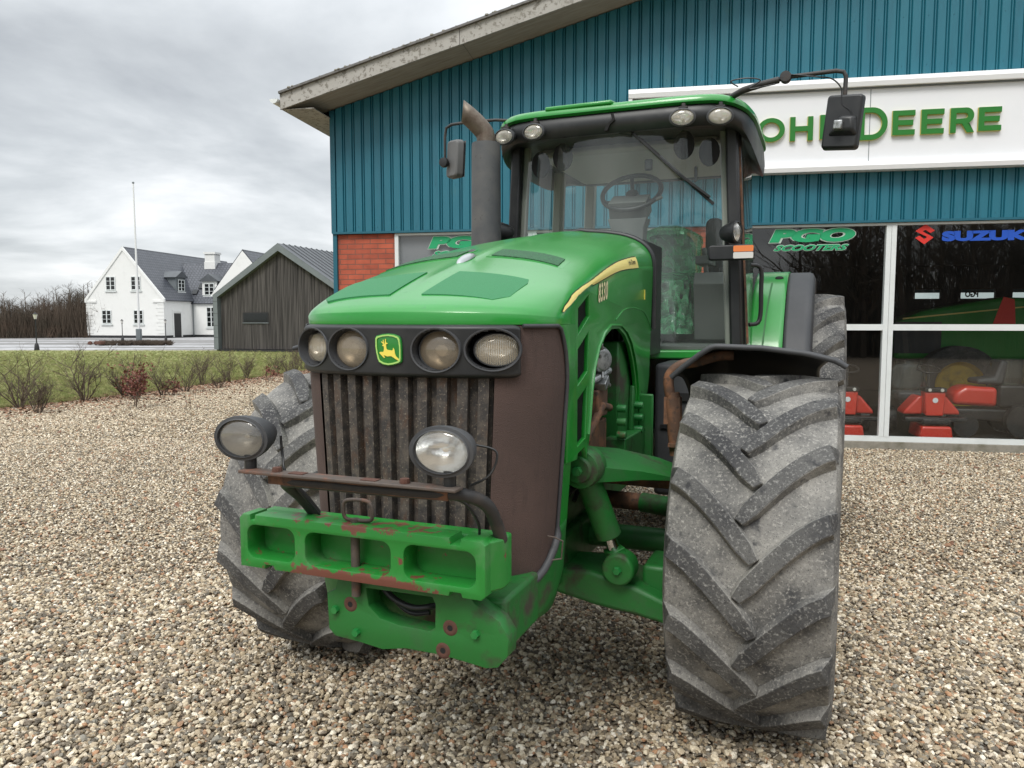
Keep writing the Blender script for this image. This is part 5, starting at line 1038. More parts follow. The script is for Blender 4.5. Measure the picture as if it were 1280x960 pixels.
# floor and lower sill
mm = MB(); mm.prism([(-.80, 2.6), (-.78, 1.62), (-.55, 1.36), (-.3, 1.26), (.3, 1.26), (.55, 1.36), (.78, 1.62), (.80, 2.6), (.66, 3.12), (-.66, 3.12)], lambda a, b: (a, b, 1.462), lambda a, b: (a, b, 1.515)); cpart(mm, 'cab_sill', 'green_paint', smooth=30, bevel=.01)
mm = MB(); mm.prism([(-.74, 2.6), (-.74, 1.66), (-.5, 1.42), (.5, 1.42), (.74, 1.66), (.74, 2.6), (.62, 3.06), (-.62, 3.06)], lambda a, b: (a, b, 1.516), lambda a, b: (a, b, 1.535)); cpart(mm, 'cab_floor', 'dash_grey', smooth=30)
mm = MB(); mm.grid(lambda i, j: (-.36 + .72 * i, .80 + (1.27 - .80) * j, 2.155 - .02 * (2 * i - 1) ** 2 - .05 * j), 10, 6); mm.grid(lambda i, j: (-.36, .80 + .48 * i, 1.5 + .635 * j), 4, 4); mm.grid(lambda i, j: (.36, .80 + .48 * i, 1.5 + .635 * j), 4, 4); cpart(mm, 'cowl', 'black_plastic', smooth=40)
# glass outline: lower and upper plan
def wsc(x, z):  # windscreen surface
    k = (z - 1.5) / 1.33; hwid = .755 - .05 * k; u = x * hwid
    return (u, 1.40 + .02 * k + (.22 + .02 * k) * abs(x) ** 2.2, z)
mm = MB(); mm.grid(lambda i, j: wsc(-1 + 2 * i, 1.515 + 1.365 * j), 40, 10); cpart(mm, 'windscreen', 'cab_glass', smooth=60)
for sg in (1, -1):
    A0 = Vector((sg * .775, 1.64, 1.50)); A1 = Vector((sg * .712, 1.65, 2.93))
    B0 = Vector((sg * .80, 2.50, 1.50)); B1 = Vector((sg * .745, 2.50, 2.86)); C0 = Vector((sg * .66, 3.08, 1.50)); C1 = Vector((sg * .60, 3.05, 2.86))
    mm = MB(); mm.bar(A0, A1, .075, .10, up=(0, 1, 0)); mm.bar(A0 + Vector((sg * .035, .05, 0)), A1 + Vector((sg * .035, .05, 0)), .03, .05, up=(0, 1, 0)); cpart(mm, 'front_pillar', 'black_plastic', smooth=30, bevel=.014)
    mm = MB(); mm.bar(A0 + Vector((sg * -.055, .025, .03)), A1 + Vector((sg * -.055, .025, -.03)), .04, .05, up=(0, 1, 0)); cpart(mm, 'pillar_lining', 'light_trim', smooth=30, bevel=.01)
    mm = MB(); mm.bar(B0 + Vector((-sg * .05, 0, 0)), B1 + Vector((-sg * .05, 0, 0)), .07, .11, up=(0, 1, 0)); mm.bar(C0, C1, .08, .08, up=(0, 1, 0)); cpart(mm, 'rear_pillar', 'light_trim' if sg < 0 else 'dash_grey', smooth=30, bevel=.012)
    mm = MB(); mm.add([A0 + Vector((sg * .055, .08, .02)), B0 + Vector((sg * .012, 0, .02)), B1 + Vector((sg * .012, 0, 0)), A1 + Vector((sg * .055, .08, 0))], [(0, 1, 2, 3)]); cpart(mm, 'door_glass', 'side_glass', smooth=0)
    mm = MB(); mm.add([B0 + Vector((sg * .012, .01, .02)), C0 + Vector((sg * .045, 0, .02)), C1 + Vector((sg * .045, 0, 0)), B1 + Vector((sg * .012, .01, 0))], [(0, 1, 2, 3)]); cpart(mm, 'quarter_glass', 'side_glass', smooth=0)
    mm = MB(); hp = [A0 + Vector((sg * .06, .10, .55)), A0 + Vector((sg * .12, .14, .53)), A0 + Vector((sg * .125, .16, .40)), A0 + Vector((sg * .12, .16, .20)), A0 + Vector((sg * .06, .12, .17))]
    mm.tube(smoothpath(hp, 5), .014, 8); cpart(mm, 'grab_handle', 'black_plastic', smooth=60)
    # rusty hinge rail along the outside of the pillar
    mm = MB(); mm.bar(A0 + Vector((sg * .062, .03, .05)), A1 + Vector((sg * .045, .03, -.15)), .012, .02, up=(0, 1, 0)); cpart(mm, 'hinge_rail', 'rusty_pipe', smooth=30)
mm = MB(); mm.add([(-.62, 3.09, 1.52), (.62, 3.09, 1.52), (.57, 3.06, 2.84), (-.57, 3.06, 2.84)], [(0, 1, 2, 3)]); cpart(mm, 'rear_glass', 'side_glass', smooth=0)
mm = MB(); mm.b2(-.66, .66, 3.03, 3.07, 1.50, 1.60); mm.b2(-.64, .64, 2.6, 3.07, 1.50, 1.86); cpart(mm, 'rear_bulkhead', 'dash_grey', smooth=0)
# roof
def rl(a, k=1.0, fy=1.0):  # plan outline of the roof at angle a, inset k metres
    n = 5.5; c, s = math.cos(a), math.sin(a); rx, ry = .850 - k, .86 - k * fy
    r = (abs(c / 1) ** n + abs(s / 1) ** n) ** (-1 / n); return (rx * r * c, 2.20 + ry * r * s)
NA = 96
def layers(mm, rows, mi=0):
    V = []; F = []
    for k, zf in rows:
        for i in range(NA):
            a = 2 * math.pi * i / NA; x, y = rl(a, k); V.append((x, y, zf(x, y) if callable(zf) else zf))
    for r in range(len(rows) - 1):
        for i in range(NA): F.append((r * NA + i, r * NA + (i + 1) % NA, (r + 1) * NA + (i + 1) % NA, (r + 1) * NA + i))
    mm.add(V, F, mi)
crown = lambda x, y: 3.045
edge = lambda x, y: 3.000 - .045 * max(0, (abs(x) - .62) / .24) ** 2
mm = MB(); layers(mm, [(.02, lambda x, y: edge(x, y) - .012), (0, edge), (.0, lambda x, y: edge(x, y) + .022), (.02, lambda x, y: edge(x, y) + .042), (.07, lambda x, y: crown(x, y) + .005), (.16, lambda x, y: crown(x, y) + .015), (.40, lambda x, y: crown(x, y) + .022), (.83, 3.07)])
rf = mm.out('roof', 'green_paint', TR, smooth=50)
mm = MB(); mm.prism([(-.42, 1.345), (.02, 1.335), (.05, 1.45), (-.39, 1.47)], lambda a, b: (a, b, 3.03), lambda a, b: (a, b, 3.058)); mm.out('roof_hatch', 'green_paint', rf, smooth=30, bevel=.01)
low = lambda x, y: 2.862 - .17 * max(0, (abs(x) - .72) / .14) ** 2 - .02 * max(0, (y - 1.5)) 
mm = MB(); layers(mm, [(.028, lambda x, y: edge(x, y) - .008), (.012, lambda x, y: edge(x, y) - .03), (.004, lambda x, y: (edge(x, y) + low(x, y)) / 2), (.012, lambda x, y: low(x, y) + .03), (.035, low), (.075, lambda x, y: low(x, y) + .005), (.11, lambda x, y: 2.880), (.5, 2.89), (.84, 2.892)]); vz = mm.out('visor', 'black_plastic', rf, smooth=50)
# recess plates with the four roof lights
for u in (-.70, -.475, .465, .675):
    y = 1.40 if abs(u) < .6 else 1.455
    nrm = (u * .25, -1)
    b, M = work_lamp('roof_light', (u, y - .100, 2.897), nrm, .069, .047, .07, 'grey_plastic', 'reflector', 'lamp_glass_pale', pitch=R_(4))
    mm = MB(); mm.tube([(u, y - .075, 2.94), (u, y - .07, 2.985)], .012, 8); mm.box((u, y - .075, 2.960), (.05, .04, .010)); mm.out('lamp_foot', 'black_steel', b, smooth=30)
mm = MB(); mm.prism([(-.02, 2.87), (.0, 2.91), (.03, 2.935), (.02, 2.97), (.035, 2.97), (.045, 2.93), (.015, 2.905), (0, 2.87)], lambda a, b: (a, 1.325, b), lambda a, b: (a, 1.36, b)); mm.out('visor_seam', 'dark_void', rf, smooth=0)
# dark ovals set behind the screen top
mm = MB()
for u, w_, z in ((-.52, .085, 2.74), (-.34, .090, 2.765), (.44, .085, 2.785), (.585, .085, 2.745)):
    mm.mesh(fill([ell(0, 0, w_ * .72, .085, 18)], .01, .003), lambda x, y, zz: (u + x, wsc(u / .71, 2.7)[1] + .02 + zz, z + y))
cpart(mm, 'dark_oval', 'dark_void', smooth=40)
# wiper
mm = MB(); wp = lambda x, z: Vector(wsc(x / .72, z)) + Vector((0, -.022, 0))
mm.bar(wp(.10, 2.90), wp(.42, 2.60), .016, .012); mm.tube([wp(.06, 2.88), wp(.14, 2.86)], .02, 8); wi = mm.out('wiper', 'black_plastic', TR, smooth=30)
mm = MB(); mm.bar(wp(.18, 2.83) + Vector((0, .008, 0)), wp(.62, 2.42) + Vector((0, .008, 0)), .010, .018); mm.bar(wp(.42, 2.60), wp(.60, 2.46), .02, .014); mm.out('wiper_blade', 'black_plastic', wi, smooth=30)
# interior
stw = empty('steering_wheel', parent=cab, loc=(.07, 1.68, 2.545)); stw.rotation_euler = (R_(-58 + 90 - 10), 0, 0); stw.rotation_euler = (R_(42), 0, R_(0))
mm = MB(); mm.tube([(.195 * math.cos(a), .195 * math.sin(a), 0) for a in np.linspace(0, 2 * math.pi, 41)[:-1]], .016, 10, closed=True)
for a in (100, 215, 325): mm.tube([(0, 0, -.04), (.1 * math.cos(R_(a)), .1 * math.sin(R_(a)), -.03), (.19 * math.cos(R_(a)), .19 * math.sin(R_(a)), 0)], .014, 8)
mm.lathe([(0, .03), (.04, .025), (.05, -.02), (.05, -.06)], 20, Matrix.Translation((0, 0, -.03)) @ Matrix.Rotation(R_(90), 4, 'X')); 
sw = mm.out('steering_wheel_rim', 'black_plastic', cab, smooth=50, loc=(.07, 1.70, 2.545), rot=(R_(43), 0, 0)); bpy.data.objects.remove(stw)
mm = MB(); mm.box((.07, 1.66, 2.44), (.25, .16, .12), Matrix.Rotation(R_(25), 3, 'X')); mm.prism([(-.06, 2.36), (.20, 2.36), (.18, 2.30), (.14, 1.53), (0, 1.53), (-.04, 2.30)], lambda a, b: (a, 1.58, b), lambda a, b: (a, 1.70, b)); mm.tube([(.19, 1.64, 2.46), (.29, 1.62, 2.49)], .012, 8); cpart(mm, 'steering_column', 'dash_grey', smooth=40, bevel=.03, seg=3)
# seat with its plastic wrap
sx, sy = .15, 2.42
mm = MB(); mm.prism(rrect(-.21, .21, 1.93, 2.36, .12, 6), lambda a, b: (sx + a * (1 - .12 * (b - 1.93)), sy + .20 + (b - 1.93) * .12, b), lambda a, b: (sx + a, sy + .10 + (b - 1.93) * .16, b)); st = cpart(mm, 'seat', 'seat_fabric', smooth=40, bevel=.03, seg=3)
mm = MB(); mm.prism(rrect(-.24, .24, -.26, .20, .10, 6), lambda a, b: (sx + a, sy + b - .06, 1.84), lambda a, b: (sx + a, sy + b - .06, 1.97)); mm.b2(sx - .16, sx + .16, sy - .2, sy + .15, 1.54, 1.83); cpart(mm, 'seat_cushion', 'seat_fabric', smooth=40, bevel=.03, seg=3)
mm = MB(); rr = random.Random(3)
def wrap(i, j):
    a = 2 * math.pi * i; z = 1.60 + .82 * j; back = min(1, max(0, (z - 1.98) / .08)); top = max(0, (j - .86) / .14)
    rx = (.265 - .02 * back) * (1 - .75 * top ** 2); ry0 = .30 * (1 - back) + .10 * back; ry = ry0 * (1 - .8 * top ** 2)
    cy_ = sy - .10 * (1 - back) + .17 * back
    w_ = 1 + .05 * math.sin(11 * a + 7 * j) + .035 * math.sin(23 * a - 11 * j) + .03 * math.sin(31 * a + 31 * j)
    return (sx + rx * math.cos(a) * w_, cy_ + ry * math.sin(a) * w_, z)
mm.grid(wrap, 110, 46); cpart(mm, 'plastic_cover', 'plastic_wrap', smooth=60)
mm = MB(); mm.prism([(2.15, 1.56), (2.05, 1.95), (2.10, 2.03), (2.55, 2.05), (2.75, 1.9), (2.75, 1.56)], lambda a, b: (.43, a, b), lambda a, b: (.64, a, b)); mm.tube([(.50, 2.2, 2.0), (.49, 2.14, 2.16), (.49, 2.12, 2.2)], .018, 8); mm.box((.48, 2.28, 2.12), (.10, .32, .06)); cpart(mm, 'arm_console', 'dash_grey', smooth=40, bevel=.03, seg=3)
mm = MB(); mm.prism(rrect(-.065, .065, 2.02, 2.46, .05), lambda a, b: (.50 + a, 2.55, b), lambda a, b: (.50 + a, 2.63, b)); mm.prism(rrect(-.17, .17, 1.86, 2.0, .05), lambda a, b: (.52 + a, 2.35, b), lambda a, b: (.52 + a, 2.7, b)); cpart(mm, 'passenger_seat', 'grey_plastic', smooth=40, bevel=.02, seg=3)
mm = MB(); mm.b2(-.62, .62, 1.75, 2.9, 2.825, 2.885); cpart(mm, 'headliner', 'light_trim', smooth=30, bevel=.03)
mm = MB(); mm.box((.22, 1.52, 2.68), (.05, .03, .07)); mm.box((.50, 1.62, 2.62), (.02, .02, .10)); cpart(mm, 'interior_mirror', 'black_plastic', bevel=.01)
mat('mirror_grey', (.12, .12, .12), .6)
# exhaust ----------------------------------------------------------
ex, ey = -.765, 1.20
mm = MB(); mm.tube([(ex, ey, 1.75), (ex, ey, 2.04), (ex, ey, 2.80), (ex, ey, 2.828), (ex, ey, 2.835)], [.096, .098, .092, .090, .06], 36); es = mm.out('exhaust_stack', 'exhaust_grey', TR, smooth=40)
pth = smoothpath([(ex, ey, 2.82), (ex, ey, 2.86), (ex - .012, ey - .004, 2.90), (ex - .055, ey - .03, 2.955), (ex - .105, ey - .06, 3.005)], 5)
mm = MB(); mm.tube(pth, [.060] * len(pth), 24, cap=False)
for q_ in range(24):   # oblique, pointed mouth
    x_, y_, z_ = mm.v[-24 + q_]; c_ = pth[-1]; h_ = (Vector((x_, y_, z_)) - c_); up_ = h_.dot(Vector((.62, .2, .75)).normalized()) ; mm.v[-24 + q_] = tuple(Vector((x_, y_, z_)) + Vector((-.70, -.40, .58)) * (.62 * (up_ + .055)))
if 1: tp = mm.out('exhaust_tip', 'exhaust_tip', es, smooth=50, solid=.004)
mm = MB(); mm.tube([(ex, ey, 2.842), (ex, ey, 2.862)], .060, 24); mm.out('clamp', 'exhaust_tip', es, smooth=40)
# side work lamps with indicators on their arms
for sg in (1, -1):
    mm = MB(); mm.prism(rrect(-.14, .14, -.045, .045, .02, 3), lambda a, b: (sg * (.745 + a * .9), 1.40, 2.105 + b), lambda a, b: (sg * (.745 + a), 1.47, 2.105 + b)) ; ind = mm.out('indicator', 'black_plastic', TR, smooth=35, bevel=.008)
    mm = MB(); mm.prism(rrect(.02, .135, .002, .038, .006, 2), lambda a, b: (sg * (.745 + a), 1.392, 2.105 + b), lambda a, b: (sg * (.745 + a), 1.41, 2.105 + b)); mm.out('orange_lens', 'orange_lens', ind, smooth=30)
    mm = MB(); mm.prism(rrect(.02, .135, -.038, -.001, .006, 2), lambda a, b: (sg * (.745 + a), 1.392, 2.105 + b), lambda a, b: (sg * (.745 + a), 1.41, 2.105 + b)); mm.out('clear_lens', 'clear_lens', ind, smooth=30)
    b, M = work_lamp('cab_lamp', (sg * .775, 1.42, 2.225 if sg > 0 else 2.29), (1.0 * sg, -.55), .048, .060, .11, 'black_plastic', 'reflector', 'lamp_glass')
    mm = MB(); mm.tube([(sg * .72, 1.47, 2.12), (sg * .72, 1.45, 2.2)], .016, 8); mm.out('lamp_foot', 'black_plastic', b)
    # mirrors
    if sg > 0: arm = [(.70, 1.50, 3.03), (.80, 1.40, 3.045), (1.02, 1.36, 3.075), (1.04, 1.36, 3.08), (1.30, 1.36, 3.085), (1.34, 1.36, 3.075), (1.352, 1.36, 3.05), (1.350, 1.36, 2.95), (1.34, 1.36, 2.82)]
    else: arm = [(-.66, 1.50, 3.030), (-.80, 1.44, 3.035), (-1.0, 1.42, 3.035), (-1.12, 1.42, 3.03), (-1.16, 1.42, 3.01), (-1.17, 1.42, 2.95), (-1.17, 1.42, 2.76)]
    mm = MB(); mm.tube(arm, .012 if sg > 0 else .010, 10); ma = mm.out('mirror_arm', 'black_steel', TR, smooth=50)
    if sg > 0:
        mm = MB(); mm.tube([(.70, 1.50, 3.03), (.80, 1.40, 3.045), (.90, 1.37, 3.058), (1.0, 1.36, 3.07)], .019, 10); mm.lathe([(0, -.03), (.03, -.028), (.034, 0), (.03, .028), (0, .03)], 14, Matrix.Translation((1.035, 1.36, 3.08))); mm.out('arm_clamp', 'black_steel', ma, smooth=50)
        mm = MB(); mm.tube(smoothpath([(.78, 1.30, 3.04), (.74, 1.30, 3.075), (.83, 1.31, 3.085), (.90, 1.33, 3.07), (.84, 1.33, 3.03), (.98, 1.345, 3.045)], 6), .004, 6); mm.tube(smoothpath([(1.05, 1.345, 3.09), (1.2, 1.345, 3.06), (1.28, 1.345, 3.04), (1.33, 1.34, 2.98), (1.335, 1.335, 2.9), (1.38, 1.32, 2.85), (1.39, 1.32, 2.8)], 6), .004, 6); mm.out('cable', 'black_plastic', ma, smooth=60)
        c = Vector((1.345, 1.36, 2.80)); Mr = Matrix.Rotation(R_(6), 3, 'Y') @ Matrix.Rotation(R_(-14), 3, 'Z')
        mm = MB(); mm.prism(rrect(-.098, .098, -.150, .150, .02, 4), lambda a, b: c + Mr @ Vector((a, .03, b)), lambda a, b: c + Mr @ Vector((a * .96, -.03, b * .97))); mm.prism([(-.055, -.05), (-.075, -.085), (.095, -.085), (.08, .03), (-.02, .035)], lambda a, b: c + Mr @ Vector((a, -.028, b)), lambda a, b: c + Mr @ Vector((a * .6 + .01, -.06, b * .6))); mi_ = mm.out('mirror_housing', 'black_plastic', TR, smooth=35, bevel=.012)
        mm = MB(); mm.box(c + Mr @ Vector((-.005, -.065, -.03)), (.045, .05, .05), Mr); mm.out('mirror_clamp', 'aluminium', mi_, bevel=.006)
        mm = MB(); mm.box(c + Mr @ Vector((0, .033, 0)), (.175, .004, .275), Mr); mm.out('mirror_glass', 'mirror_face', mi_)
    else:
        c = Vector((-1.10, 1.44, 2.80)); Mr = Matrix.Rotation(R_(3), 3, 'Y') @ Matrix.Rotation(R_(-30), 3, 'Z')
        mm = MB(); mm.prism(rrect(-.070, .070, -.130, .130, .03, 4), lambda a, b: c + Mr @ Vector((a, .025, b)), lambda a, b: c + Mr @ Vector((a * .9, -.035, b * .95))); mi_ = mm.out('mirror_housing', 'mirror_grey', TR, smooth=35, bevel=.012)
        mm = MB(); mm.lathe([(0, -.03), (.03, -.025), (.035, 0), (.02, .03)], 14, Matrix.Translation((-1.165, 1.40, 2.775))); mm.out('mirror_clamp', 'black_plastic', mi_, smooth=50)
        mm = MB(); mm.box(c + Mr @ Vector((0, .028, 0)), (.15, .004, .24), Mr); mm.out('mirror_glass', 'mirror_face', mi_)
# rear fenders -------------------------------------------------------
for sg in (1, -1):
    def rfn(x, a, R): return (sg * x, 3.05 - R * math.cos(a), .95 + R * math.sin(a))
    for nm, x0, x1, mt in (('rear_fender', .80, 1.025, 'green_paint'), ('fender_extension', 1.03, 1.215, 'grey_plastic')):
        ds = .0 if nm == 'rear_fender' else .008
        def g(i, j):
            a = R_(8 + 130 * j); x = x0 + (x1 - x0) * i; R = 1.125 - ds - .05 * max(0, i - .85) / .15 * (nm != 'rear_fender')
            # flattened top front corner
            q = rfn(x, a, R); y = q[1]; z = q[2]
            return q
        mm = MB(); mm.grid(g, 8, 40); mm.out(nm, mt, TR, smooth=60, solid=.02)
    mm = MB(); mm.grid(lambda i, j: rfn(.80, R_(8 + 130 * j), 1.125 * i + .3 * (1 - i)), 1, 40); mm.out('fender_wall', 'green_paint', TR, smooth=0)
    mm = MB(); mm.grid(lambda i, j: rfn(.885 + .012 * i + .03 * j, R_(20 + 45 * j), 1.128), 1, 20); mm.out('fender_crease', 'green_cast', TR, smooth=60)
    mm = MB(); mm.lathe([(0, -.004), (1, -.003), (1.1, .004)], 18, Matrix.Translation(rfn(.965, R_(70), 1.13)) @ Matrix.Rotation(R_(-55), 4, 'X'), .028, .018); mm.out('fender_plug', 'dark_void', TR)
# ================================================================== FAR BUILDINGS AND PLANTS
def gablehouse(): pass
# dark timber barn
BA = empty('timber_barn', 'weathered dark timber barn with a grey zinc roof and one narrow window', 'building', (-16.3, 42.1, 0), R_(-17))
w_, he, hr, ln = 8.3, 3.05, 5.72, 17
mm = MB(); mm.prism([(.3, .12), (w_ - .3, .12), (w_ - .3, he - .05), (w_ / 2, hr - .32), (.3, he - .05)], lambda a, b: (a, .30, b), lambda a, b: (a, ln, b)); 
mm.out('board_wall', 'weathered_board', BA, smooth=0)
rr = random.Random(2); mm = MB()
x = .32
while x < w_ - .34:
    top = he - .05 + (hr - .32 - he + .05) * (1 - abs(x - w_ / 2) / (w_ / 2 - .3)); d = rr.uniform(.012, .035)
    if 1.72 < x < 3.28: mm.b2(x, x + .045, .30 - d, .30, .14, 1.55); mm.b2(x, x + .045, .30 - d, .30, 2.12, top)
    else: mm.b2(x, x + .045, .30 - d, .30, .14, top)
    x += .085
mm.out('batten_face', 'weathered_board', BA, smooth=0)
mm = MB()
mm.prism([(0, .1), (0, he), (w_ / 2, hr), (w_, he), (w_, .1), (w_ - .28, .1), (w_ - .28, he - .12), (w_ / 2, hr - .38), (.28, he - .12), (.28, .1)], lambda a, b: (a, 0, b), lambda a, b: (a, .33, b)); mm.out('gable_frame', 'zinc', BA, smooth=0)
mm = MB()
for s0, s1 in ((0, w_ / 2), (w_ / 2, w_)):
    z0 = he if s0 == 0 else hr; z1 = hr if s0 == 0 else he
    mm.add([(s0, .0, z0 + .01), (s1, .0, z1 + .01), (s1, ln, z1 + .01), (s0, ln, z0 + .01)], [(0, 1, 2, 3)])
    for k in range(1, 18):
        a = Vector((s0, k * .55 + 0, z0 + .03)); b = Vector((s1, k * .55, z1 + .03)); mm.bar(a, b, .035, .05)
mm.out('roof', 'zinc_roof', BA, smooth=0)
mm = MB(); mm.b2(0, .02, .0, ln, .1, he); mm.b2(w_ - .02, w_, 0, ln, .1, he); mm.out('side_wall', 'zinc', BA, smooth=0)
mm = MB()
for z in (.75, 1.4, 2.05, 2.7): mm.b2(-.004, .285, -.004, .0, z, z + .012)
mm.out('seam', 'black_plinth', BA, smooth=0)
mm = MB(); mm.b2(1.70, 3.30, .262, .292, 1.56, 2.10); wi2 = mm.out('window', 'black_plinth', BA, smooth=0)
mm = MB(); mm.b2(1.76, 3.24, .252, .262, 1.61, 2.05); mm.out('window_pane', 'dark_glass', wi2, smooth=0)
mm = MB(); mm.b2(1.68, 3.32, .235, .262, 1.52, 1.56); mm.out('window_sill', 'zinc', wi2, smooth=0)
mm = MB(); mm.b2(.1, w_ - .1, .1, ln - .1, -.02, .1); mm.out('plinth', 'black_plinth', BA, smooth=0)

# white house ----------------------------------------------------------
HO = empty('white_house', 'white rendered farmhouse with dark tiled roof, dormers and a white chimney', 'building', (-41.1, 74.6, 0), R_(-9))
GW, EV, RG, LN = 8.15, 3.75, 8.55, 19.0
mm = MB(); mm.prism([(0, .0), (GW, .0), (GW, EV), (GW / 2, RG - .1), (0, EV)], lambda a, b: (a, 0, b), lambda a, b: (a, LN, b)); mm.b2(GW - .05, 30, 4.8, 11.9, .0, 3.55); mm.prism([(4.8, 3.4), (11.9, 3.4), (8.35, 7.5)], lambda a, b: (GW, a, b), lambda a, b: (30, a, b))
mm.out('wall', 'white_wall', HO, smooth=0)
def tiled(mm, a, b, c, d, uvs):
    o = mm.add([a, b, c, d], [(0, 1, 2, 3)])
def roofplane(name, quad, parent=HO, flat=True):
    a, b, c, d = [Vector(q) for q in quad]; me = bpy.data.meshes.new(name); n = (b - a).cross(d - a).normalized()
    if n.z < 0: n = -n
    me.from_pydata([a, b, c, d] + [q - n * .10 for q in (a, b, c, d)], [], [(0, 1, 2, 3), (7, 6, 5, 4), (0, 4, 5, 1), (1, 5, 6, 2), (2, 6, 7, 3), (3, 7, 4, 0)]); uv = me.uv_layers.new(name='UVMap')
    W_ = (b - a).length; H_ = (d - a).length; co = [(0, 0), (W_, 0), (W_, H_), (0, H_)]
    for li in range(4): uv.data[li].uv = co[li]
    me.materials.append(MATS['slate_tile']); o = bpy.data.objects.new(name, me); COL.objects.link(o); o.parent = parent; return o
k = (RG - EV) / (GW / 2)
roofplane('roof', [(GW + .25, .12, EV - .25 * k + .12), (GW + .25, LN, EV - .25 * k + .12), (GW / 2, LN, RG + .12), (GW / 2, .12, RG + .12)])
roofplane('roof', [(-.25, LN, EV - .25 * k + .12), (-.25, .12, EV - .25 * k + .12), (GW / 2, .12, RG + .12), (GW / 2, LN, RG + .12)])
k2 = (7.55 - 3.5) / 3.55
roofplane('roof', [(GW - .3, 4.55, 3.5 - .25 * k2 + .15), (30, 4.55, 3.5 - .25 * k2 + .15), (30, 8.35, 7.65), (GW - 3.4, 8.35, 7.65)])
roofplane('roof', [(30, 12.15, 3.3), (GW, 12.15, 3.3), (GW - 3.4, 8.35, 7.65), (30, 8.35, 7.65)])
mm = MB()   # barge strips along the gable and eave returns, plinth quoins
for s in (0, 1):
    f = (lambda x: GW - x) if s else (lambda x: x)
    mm.add([(f(-.12), -.08, EV - .12 * k + .10), (f(GW / 2), -.08, RG + .10), (f(GW / 2), -.08, RG - .25), (f(-.12), -.08, EV - .12 * k - .25), (f(-.12), .12, EV - .12 * k + .10), (f(GW / 2), .12, RG + .10), (f(GW / 2), .12, RG - .25), (f(-.12), .12, EV - .12 * k - .25)], [(0, 1, 2, 3), (0, 4, 5, 1), (3, 2, 6, 7), (0, 3, 7, 4)])
    mm.b2(f(-.05), f(1.1), -.10, 0, EV - .38, EV - .18)
    for q in range(9): mm.b2(f(-.02), f(.85 if q % 2 else .65), -.035, 0, .42 + q * .34, .42 + q * .34 + .29)
mm.out('quoins', 'white_wall', HO, smooth=0)
mm = MB(); mm.b2(-.02, GW + .02, -.04, 0, 0, .22); mm.b2(GW, GW + .04, 0, 4.8, 0, .22); mm.b2(GW + .04, 30, 4.76, 4.8, 0, .22); mm.out('plinth', 'black_plinth', HO, smooth=0)
def hwin(x, z, w, h, y=-.02, axis='x', nz=3, parent=HO):
    mm = MB(); 
    def B(a, b, c, d, e, f, mi=0):
        if axis == 'x': mm.b2(x + a, x + b, y + c, y + d, z + e, z + f, mi)
        else: mm.b2(y - d, y - c, x + a, x + b, z + e, z + f, mi)
    for a, b, e, f in ((-w / 2, w / 2, 0, .07), (-w / 2, w / 2, h - .07, h), (-w / 2, -w / 2 + .07, .07, h - .07), (w / 2 - .07, w / 2, .07, h - .07), (-.045, .045, .07, h - .07)): B(a, b, -.05, 0, e, f)
    for q in range(1, nz): B(-w / 2 + .07, -.045, -.04, 0, h * q / nz - .02, h * q / nz + .02); B(.045, w / 2 - .07, -.04, 0, h * q / nz - .02, h * q / nz + .02)
    B(-w / 2 - .12, w / 2 + .12, -.09, 0, -.16, -.05)
    wf = mm.out('window', 'white_frame', parent, smooth=0); mm = MB()
    B(-w / 2 + .07, w / 2 - .07, -.02, .0, .07, h - .07); mm.out('window_pane', 'dark_glass', wf, smooth=0)
for x, z in ((2.7, 4.55), (5.35, 4.55), (2.15, 1.35), (5.5, 1.35)): hwin(x, z, 1.0, 1.30)
mm = MB(); mm.b2(GW, GW + .03, 1.5, 2.7, .05, 2.35); dr = mm.out('door', 'lamp_black', HO, smooth=0)
mm = MB(); mm.b2(GW + .0, GW + .06, 1.3, 1.5, .05, 2.5); mm.b2(GW, GW + .06, 2.7, 2.9, .05, 2.5); mm.b2(GW, GW + .06, 1.3, 2.9, 2.5, 2.65); mm.out('door_frame', 'white_wall', dr, smooth=0)
mm = MB(); mm.b2(GW + .1, GW + .17, 4.65, 4.72, .1, 3.45); mm.out('downpipe', 'zinc', HO, smooth=0)
hwin(10.2, 1.0, 1.0, 2.0, y=4.78, nz=4); hwin(12.8, 1.0, 1.0, 2.0, y=4.78, nz=4)
# dormers: one on the main roof, one on the wing
mm = MB(); mm.b2(5.4, 7.55, 3.0, 4.7, 4.3, 5.9); mm.out('dormer', 'zinc', HO, smooth=0)
mm = MB(); mm.prism([(2.75, 5.9), (4.95, 5.9), (3.85, 6.55)], lambda a, b: (4.6, a, b), lambda a, b: (7.75, a, b)); mm.out('dormer_roof', 'zinc_roof', HO, smooth=0)
hwin(3.85, 4.55, 1.1, 1.15, y=7.6, axis='y', nz=3)
mm = MB(); mm.b2(9.0, 10.6, 5.3, 7.4, 3.9, 5.6); mm.out('dormer', 'white_wall', HO, smooth=0)
mm = MB(); mm.prism([(8.7, 5.6), (10.9, 5.6), (9.8, 6.35)], lambda a, b: (a, 5.1, b), lambda a, b: (a, 7.8, b)); mm.out('dormer_roof', 'zinc_roof', HO, smooth=0)
hwin(9.8, 4.2, 1.1, 1.2, y=5.26, nz=3)
mm = MB(); mm.box((8.5, 6.05, 5.2), (.5, .75, .08), Matrix.Rotation(R_(48), 3, 'X')); mm.box((8.1, 5.5, 4.55), (.5, .6, .08), Matrix.Rotation(R_(48), 3, 'X')); mm.out('skylight', 'dark_glass', HO, smooth=0)
